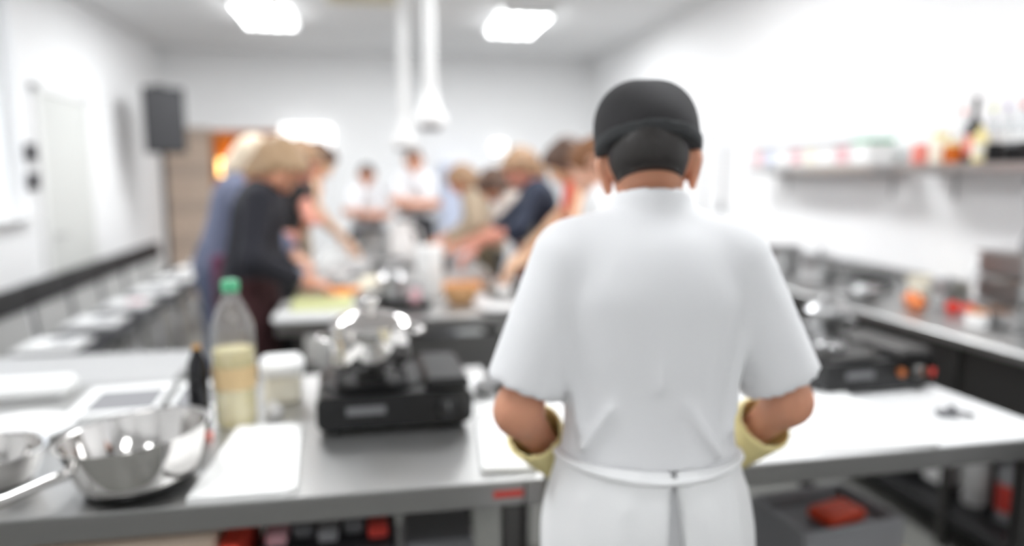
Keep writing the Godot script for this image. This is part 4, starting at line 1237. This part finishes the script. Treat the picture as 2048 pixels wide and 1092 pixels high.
	single("plastic_tub", bx(Vector3(0, 0.06, 0), Vector3(0.2, 0.12, 0.2), 0.02), "white_plastic", "white plastic tub at the near end of the lower shelf", "tub", Vector3(2.45, L, -2.02))
	# far end of the room
	var cab := thing("tall_cabinet", "narrow pale grey cabinet standing against the far wall", "cabinet", Vector3(1.02, 0, -9.33))
	part("cabinet_body", bx(Vector3(0, 0.82, 0), Vector3(0.36, 1.64, 0.4), 0.01), "pale_blue", cab)
	part("door", bx(Vector3(0, 0.83, 0.208), Vector3(0.34, 1.58, 0.016), 0.004), "pale_blue", cab)
	part("handle", tb([Vector3(0.13, 0.75, 0.216), Vector3(0.13, 0.75, 0.24), Vector3(0.13, 0.95, 0.24), Vector3(0.13, 0.95, 0.216)], 0.006, 8), "satin_steel", cab)
	for q in [[-0.81, 1.98, 0.62, 0.26, "wide lit white wall lamp on the far wall above the left-hand heads"], [1.62, 1.86, 0.17, 0.15, "small lit white wall lamp on the far wall above the right-hand heads"]]:
		var hd := thing("wall_light", q[4], "wall lamp", Vector3(q[0], q[1], -9.55), 0, "lit wall lamps on the far wall")
		part("back_plate", bx(Vector3(0, 0, 0.012), Vector3(q[2] + 0.03, q[3] + 0.03, 0.024), 0.006), "white_plastic", hd)
		part("diffuser", bx(Vector3(0, 0, 0.06), Vector3(q[2], q[3], 0.075), 0.03), "lit_diffuser", hd)
		var al := AreaLight3D.new()
		al.name = "diffuser_light"
		al.area_size = Vector2(q[2], q[3])
		al.light_energy = 0.12 * q[2] / 0.62
		al.shadow_enabled = true
		al.area_range = 15.0
		al.position = Vector3(0, 0, 0.105)
		al.rotation_degrees.y = 180
		hd.add_child(al)
	var vent := thing("ceiling_vent", "beige ceiling air vent between the two ceiling lights", "vent", Vector3(-0.05, 3.0, -6.55))
	part("frame", bx(Vector3(0, -0.01, 0), Vector3(0.62, 0.02, 0.4), 0.004), "cream", vent)
	for i in 6:
		part("slat", bx(Vector3(0, -0.024, -0.15 + i * 0.06), Vector3(0.56, 0.008, 0.03), 0.002, Basis(Vector3.RIGHT, 0.5)), "cream", vent)

func left_side_items() -> void:
	# loudspeaker on its stand
	var sx := Vector3(-2.1, 0, -8.0)
	var st := thing("speaker_stand", "grey tripod stand carrying the loudspeaker by the far left corner", "stand", sx)
	part("pole", tb([Vector3(0, 0.1, 0), Vector3(0, 1.72, 0)], 0.024, 12), "speaker_grille", st)
	part("collar", la([Vector2(0.032, 0.5), Vector2(0.036, 0.51), Vector2(0.036, 0.57), Vector2(0.032, 0.58), Vector2(0.024, 0.58)], 12), "black_plastic", st)
	for i in 3:
		var a := TAU * i / 3.0 + 0.5
		var d := Vector3(cos(a), 0, sin(a))
		var lg := part("leg", tb([Vector3(0, 0.54, 0) + d * 0.02, d * 0.4 + Vector3(0, 0.015, 0)], 0.013, 8), "black_plastic", st)
		part("rubber_foot", la([Vector2(0, 0), Vector2(0.022, 0), Vector2(0.02, 0.03), Vector2(0, 0.035)], 10, d * 0.4), "black_plastic", lg)
	var sp := thing("loudspeaker", "black loudspeaker box on a tall stand near the left wall", "loudspeaker", sx + Vector3(0, 1.72, 0), 28)
	var bs := new_st()
	add_prism(bs, [Vector2(-0.19, 0.16), Vector2(0.19, 0.16), Vector2(0.13, -0.16), Vector2(-0.13, -0.16)], 0.0, 0.64, Vector3.ZERO, Basis(Vector3.RIGHT, Vector3(0, 0, 1), Vector3.UP))
	part("cabinet", bs, "speaker_case", sp)
	part("grille", bx(Vector3(0, 0.32, 0.166), Vector3(0.35, 0.6, 0.014), 0.005), "speaker_grille", sp)
	part("top_handle", tb([Vector3(-0.06, 0.64, 0), Vector3(-0.05, 0.665, 0), Vector3(0.05, 0.665, 0), Vector3(0.06, 0.64, 0)], 0.009, 8), "black_plastic", sp)
	# wall switches
	for q in [[1.665, "upper dark switch box on the left wall beside the window"], [1.456, "lower dark switch box on the left wall beside the window"]]:
		var w := thing("switch_box", q[1], "switch", Vector3(-2.5, q[0], -5.98), 0, "dark switch boxes on the left wall")
		part("back_box", bx(Vector3(0.02, 0, 0), Vector3(0.04, 0.125, 0.125), 0.006), "dark_crate", w)
		part("rocker", bx(Vector3(0.043, 0, 0), Vector3(0.008, 0.09, 0.08), 0.003), "dark_crate", w)
	# chairs along the wall, each with a handout
	var where := ["nearest the window", "second from the window", "third from the window", "halfway along the row", "third from the loudspeaker", "second from the loudspeaker", "nearest the loudspeaker"]
	for i in 7:
		var z := -3.98 - i * 0.585
		var x := -1.86 - 0.008 * i
		tablet_chair("black-railed grey tablet-arm chair by the left wall, " + where[i], Vector3(x, 0, z), -90)
		var s := thing("handout", "white handout on the writing tablet of the chair " + where[i], "paper", Vector3(x + 0.3, 0.6755, z + 0.12), 4.0 * (i % 3) - 4.0, "handouts on the chair tablets")
		part("sheets", bx(Vector3(0, 0.006, 0), Vector3(0.24, 0.012, 0.2), 0.002), "white_paper", s)
		part("print", bx(Vector3(0.04, 0.0124, 0.03), Vector3(0.1, 0.001, 0.1), 0.0), "pink_card" if i == 2 else "print_grey", s)
	# warm wall lamp in the passage
	var lp := thing("wall_lamp", "round glowing wall lamp in the orange passage beyond the doorway", "lamp", Vector3(-2.04, 1.6, -10.45))
	part("back_plate", la([Vector2(0, 0), Vector2(0.05, 0), Vector2(0.05, 0.012), Vector2(0, 0.012)], 16, Vector3(0, 0, -0.24), Basis(Vector3.RIGHT, PI / 2)), "gold_cap", lp)
	part("arm", tb([Vector3(0, 0, -0.23), Vector3(0, 0, -0.1)], 0.01, 8), "gold_cap", lp)
	part("glass_globe", ball(0.11, 20), "warm_glow", lp)
	var ol := OmniLight3D.new()
	ol.name = "globe_light"
	ol.light_energy = 0.3
	ol.light_color = Color(1.0, 0.86, 0.62)
	ol.light_size = 0.1
	ol.omni_range = 15.0
	ol.omni_attenuation = 2.0
	ol.shadow_enabled = true
	lp.add_child(ol)

func people() -> void:
	# ---- the cook in the foreground, seen from behind
	var c := {
		"label": "cook seen from behind in white short-sleeved jacket and black cap, yellow gloves", "pos": Vector3(0.45, 0, -1.13), "yaw": -10.7, "h": 1.68, "lean": 3.0, "neck_up": 0.03, "head_size": 0.9, "nape": -0.025, "shoulder": 0.142, "arm": 0.9, "shirt_k": 0.016,
		"head_pitch": 12.0, "head_yaw": -10.0, "head_roll": 4.0, "skin": "skin_warm", "hair": "hair_black", "hair_style": "crop", "shirt": "coat_white", "lower": "coat_white",
		"sleeve": "wide", "loose": 0.018, "collar": true, "wide": 0.95, "deep": 1.05, "cell": 0.01, "shirt_cell": 0.0085, "head_cell": 0.0055, "hand_cell": 0.0045, "shirt_name": "jacket", "hem": 1.045,
		"lhand": Vector3(0.345, 0.94, -1.3), "rhand": Vector3(0.655, 0.94, -1.27), "lhint": Vector3(-0.4, 0.4, 0.6), "rhint": Vector3(0.4, 0.4, 0.6), "curl": 0.45,
		"folds": [
			[Vector3(0.0, 1.36, 0.1), Vector3(0.0, 1.18, 0.116), 0.005, 0.004],
			[Vector3(0.1, 1.07, 0.096), Vector3(0.04, 1.15, 0.11), 0.009, 0.004],
			[Vector3(-0.12, 1.075, 0.078), Vector3(-0.08, 1.14, 0.098), 0.009, 0.004], [Vector3(-0.14, 1.25, 0.045), Vector3(-0.125, 1.1, 0.066), 0.012, 0.006], [Vector3(0.14, 1.25, 0.045), Vector3(0.125, 1.1, 0.066), 0.012, 0.006],
		],
	}
	var o := person(c)
	var q: Dictionary = c.out
	var HT: Transform3D = q.HT
	var sc: float = q.sc
	var hb: Basis = q.hb
	# cap
	var cap := [bone(Vector3(0, 0.055, 0.035), Vector3(0, 0.075, -0.02), 0.098, 0.093, 1.0, Vector3.RIGHT), bone(Vector3(-0.02, 0.105, 0.02), Vector3(0.02, 0.11, 0.0), 0.075, 0.075)]
	part_mesh("cap", join([sdf(map_bones_scaled(cap, HT, sc), 0.006, 0.03, [[HT * Vector3(0, 0.035, 0.03), hb * Vector3(0, -1, 0.12)]])]), "hat_black", o)
	var band := [bone(Vector3(0, 0.055, 0.035), Vector3(0, 0.075, -0.02), 0.101, 0.096, 1.0, Vector3.RIGHT)]
	var bandp := part_mesh("cap_band", join([sdf(map_bones_scaled(band, HT, sc), 0.005, 0.02, [[HT * Vector3(0, 0.03, 0.03), hb * Vector3(0, -1, 0.12)], [HT * Vector3(0, 0.055, 0.03), hb * Vector3(0, 1, -0.12)]])]), "charcoal", o)
	bandp.set_meta("label", "grey band of the cap")
	# gloves
	for s in [-1.0, 1.0]:
		var w: Vector3 = q.wr[s]
		var e: Vector3 = q.el[s]
		var gb := []
		for h in q.hands[s]:
			gb.append([h[0], h[1], h[2] + 0.0025, h[3] + 0.0025, h[4], h[5], h[6]])
		gb.append(bone(w, w.lerp(e, 0.68), 0.034, 0.054, 1.0, Vector3.ZERO, 1))
		part_mesh("glove", join([sdf(gb, 0.0045, 0.01)]), "yellow_glove", o)
	# apron wrapped round, open at the back
	var ap := [bone(Vector3(0, 1.0, 0), Vector3(0, 0.9, 0), 0.158, 0.175, 1.25, Vector3(0, 0, 1)), bone(Vector3(0, 0.9, 0), Vector3(0, 0.42, 0), 0.175, 0.22, 1.2, Vector3(0, 0, 1), 1)]
	for k in 7:
		var a := deg_to_rad(20.0 + k * 23.0)
		ap.append(bone(Vector3(cos(a) * 0.155, 0.98, sin(a) * 0.125), Vector3(cos(a) * 0.215, 0.45, sin(a) * 0.185), 0.006, 0.014))
	var up := [Vector3(0, 1.04, 0), Vector3(0, 1, 0)]
	part_mesh("apron", join([
		sdf(ap, 0.0105, 0.03, [up, [Vector3(0, 0, 0.02), Vector3(0, 0, 1)]]),
		sdf(ap, 0.0105, 0.03, [up, [Vector3(0, 0, 0.01), Vector3(0, 0, -1)], [Vector3(0.012, 0.97, 0), Vector3(1, -0.1, 0)]]),
		sdf(ap, 0.0105, 0.03, [up, [Vector3(0, 0, 0.01), Vector3(0, 0, -1)], [Vector3(0.03, 0.97, 0), Vector3(-1, -0.12, 0)]])]), "shirt_white", o)
	var ties := new_st()
	var ring := []
	for k in 25:
		var a := TAU * k / 24.0
		ring.append(Vector3(cos(a) * 0.157, 1.03 + 0.004 * sin(a * 3), sin(a) * 0.126))
	add_tube(ties, ring, 0.006, 8)
	part("apron_tie", ties, "shirt_white", o)
	print("cook built ", Time.get_ticks_msec())

	# ---- left side of the worktable
	var a := {
		"label": "blonde woman in navy sweater and maroon apron leaning over the green chopping block", "pos": Vector3(-0.568, 0, -3.45), "yaw": -86.0, "h": 1.73, "lean": 13.0, "head_pitch": 36.0, "head_yaw": -34.0,
		"skin": "skin_warm", "hair": "hair_blonde", "hair_style": "bob", "shirt": "navy", "lower": "maroon", "skirt": true, "apron": "maroon", "bib": 1.1, "sleeve": "long", "cell": 0.013,
		"lhand": Vector3(-0.34, 1.035, -3.4), "rhand": Vector3(-0.33, 1.035, -3.28), "ldir": Vector3(0.9, -0.25, 0.1), "rdir": Vector3(0.9, -0.25, -0.15), "curl": 0.35,
	}
	var an := person(a)
	for s in [-1.0, 1.0]:
		var w: Vector3 = a.out.wr[s]
		var e: Vector3 = a.out.el[s]
		part_mesh("cuff", join([sdf([bone(w.lerp(e, 0.26), w.lerp(e, 0.06), 0.046, 0.042, 1.0, Vector3.ZERO, 1)], 0.008, 0.01)]), "pale_blue", an)
	person({"label": "light blonde person in slate blue top standing behind the navy sweater woman", "pos": Vector3(-0.83, 0, -4.22), "yaw": -75.0, "h": 1.78, "lean": 18.0, "head_pitch": 22.0, "head_yaw": -12.0,
		"skin": "skin_fair", "hair": "hair_light_blonde", "hair_style": "bob", "shirt": "slate_blue", "lower": "denim", "apron": "plum", "sleeve": "long", "lhand": Vector3(-0.4, 1.02, -4.15), "rhand": Vector3(-0.46, 1.02, -3.98)})
	var pc := {"label": "person in charcoal polo with round chest emblems and brown hair, hands raised", "pos": Vector3(-0.6, 0, -4.86), "yaw": -112.0, "h": 1.78, "lean": 15.0, "head_pitch": 22.0,
		"skin": "skin_rosy", "hair": "hair_dark_blonde", "hair_style": "bob", "shirt": "charcoal", "lower": "dark_trousers", "sleeve": "short", "apron": "dark_apron", "bib": 1.1, "lhand": Vector3(-0.38, 1.22, -4.48), "rhand": Vector3(-0.53, 1.15, -4.42), "ldir": Vector3(0.3, 0.3, 0.8), "rdir": Vector3(0.35, 0.2, 0.8), "curl": 0.7}
	var cn := person(pc)
	for s in [-1.0, 1.0]:
		var em := part("chest_emblem", la([Vector2(0, 0), Vector2(0.03, 0), Vector2(0.03, 0.004), Vector2(0, 0.004)], 18), "smoked_plastic", cn)
		var tt: Transform3D = pc.out.TT
		em.transform = Transform3D(tt.basis.orthonormalized() * Basis(Vector3.RIGHT, -PI / 2), tt * Vector3(s * 0.065, 0.31, -0.123))
	person({"label": "dark-haired person in rust top, the last along the table's left side", "pos": Vector3(-0.58, 0, -5.4), "yaw": -70.0, "h": 1.81, "lean": 19.0, "head_pitch": 22.0,
		"skin": "skin_beige", "hair": "hair_brown", "hair_style": "short", "shirt": "rust", "lower": "dark_trousers", "sleeve": "none", "apron": "taupe", "lhand": Vector3(-0.2, 1.02, -5.3), "rhand": Vector3(-0.2, 1.06, -5.05)})
	# ---- right side
	person({"label": "dark blonde woman in ink blue sweater reaching over the table from the right", "pos": Vector3(1.08, 0, -4.42), "yaw": 80.0, "h": 1.74, "lean": 18.0, "head_pitch": 28.0, "head_yaw": 30.0,
		"skin": "skin_rosy", "hair": "hair_dark_blonde", "hair_style": "bob", "shirt": "ink_blue", "lower": "dark_trousers", "sleeve": "rolled", "apron": "olive_apron", "lhand": Vector3(0.6, 1.12, -4.22), "rhand": Vector3(0.62, 1.05, -4.5)})
	person({"label": "bare-armed brown-haired woman in red top reaching into the shiny mixing bowl", "pos": Vector3(1.19, 0, -3.8), "yaw": 78.0, "h": 1.76, "lean": 15.0, "head_pitch": 26.0, "head_yaw": -20.0,
		"skin": "skin_beige", "hair": "hair_brown", "hair_style": "bob", "shirt": "red_top", "lower": "dark_trousers", "sleeve": "none", "apron": "taupe", "bib": 1.28, "lhand": Vector3(0.74, 1.08, -3.5), "rhand": Vector3(0.76, 1.08, -3.74)})
	person({"label": "chestnut-haired person in white shirt half hidden behind the cook", "pos": Vector3(1.05, 0, -3.05), "yaw": 72.0, "h": 1.7, "lean": 9.0, "head_pitch": 16.0, "head_yaw": -15.0,
		"skin": "skin_fair", "hair": "hair_chestnut", "hair_style": "short", "shirt": "shirt_white", "lower": "dark_trousers", "sleeve": "long", "loose": 0.02, "apron": "dark_apron", "lhand": Vector3(0.82, 0.98, -2.9), "rhand": Vector3(0.78, 1.0, -3.14)})
	person({"label": "dark blonde person in taupe top at the far end of the right side", "pos": Vector3(0.86, 0, -5.62), "yaw": 78.0, "h": 1.66, "lean": 20.0, "head_pitch": 26.0, "head_yaw": 15.0, "cell": 0.017, "head_cell": 0.009,
		"skin": "skin_warm", "hair": "hair_dark_blonde", "hair_style": "long", "shirt": "taupe", "lower": "dark_trousers", "sleeve": "long", "apron": "olive_apron", "lhand": Vector3(0.55, 1.0, -5.4), "rhand": Vector3(0.52, 1.02, -5.6)})
	person({"label": "dark-haired person in pale floral top bending low over the table's right side", "pos": Vector3(1.06, 0, -5.0), "yaw": 82.0, "h": 1.66, "lean": 26.0, "head_pitch": 32.0, "cell": 0.017, "head_cell": 0.009,
		"skin": "skin_warm", "hair": "hair_brown", "hair_style": "long", "shirt": "floral", "lower": "dark_trousers", "sleeve": "short", "apron": "plum", "bib": 1.15, "lhand": Vector3(0.6, 1.02, -4.9), "rhand": Vector3(0.6, 1.02, -5.1)})
	# ---- two cooks at the far end, arms folded
	for k in [["dark-haired cook in white with folded arms, the shorter of the two facing us", Vector3(-0.07, 0, -7.45), 1.63, "skin_tan", 178.0], ["tall cook in white with folded arms under the farther pendant lamp", Vector3(0.4, 0, -7.45), 1.78, "skin_warm", 184.0]]:
		var p: Vector3 = k[1]
		var s: float = k[2] / 1.7
		person({"label": k[0], "pos": p, "yaw": k[4], "h": k[2], "lean": 0.0, "head_pitch": 8.0, "skin": k[3], "hair": "hair_black" if s < 1.0 else "hair_brown", "hair_style": "short", "shirt": "coat_pale", "lower": "dark_trousers", "sleeve": "wide",
			"loose": 0.012, "collar": true, "cell": 0.017, "head_cell": 0.009, "hand_cell": 0.008, "apron": "dark_apron", "bib": 1.04, "lhand": p + Vector3(-0.1, 1.18 * s, 0.21), "rhand": p + Vector3(0.1, 1.15 * s, 0.24), "ldir": Vector3(-1, 0.1, -0.1), "rdir": Vector3(1, 0.1, -0.1),
			"lpalm": Vector3(0, 0, -1), "rpalm": Vector3(0, 0, -1), "lhint": Vector3(-0.8, -0.7, 0.0), "rhint": Vector3(0.8, -0.7, 0.0), "group": "cooks at the far end"})
	print("people built ", Time.get_ticks_msec())
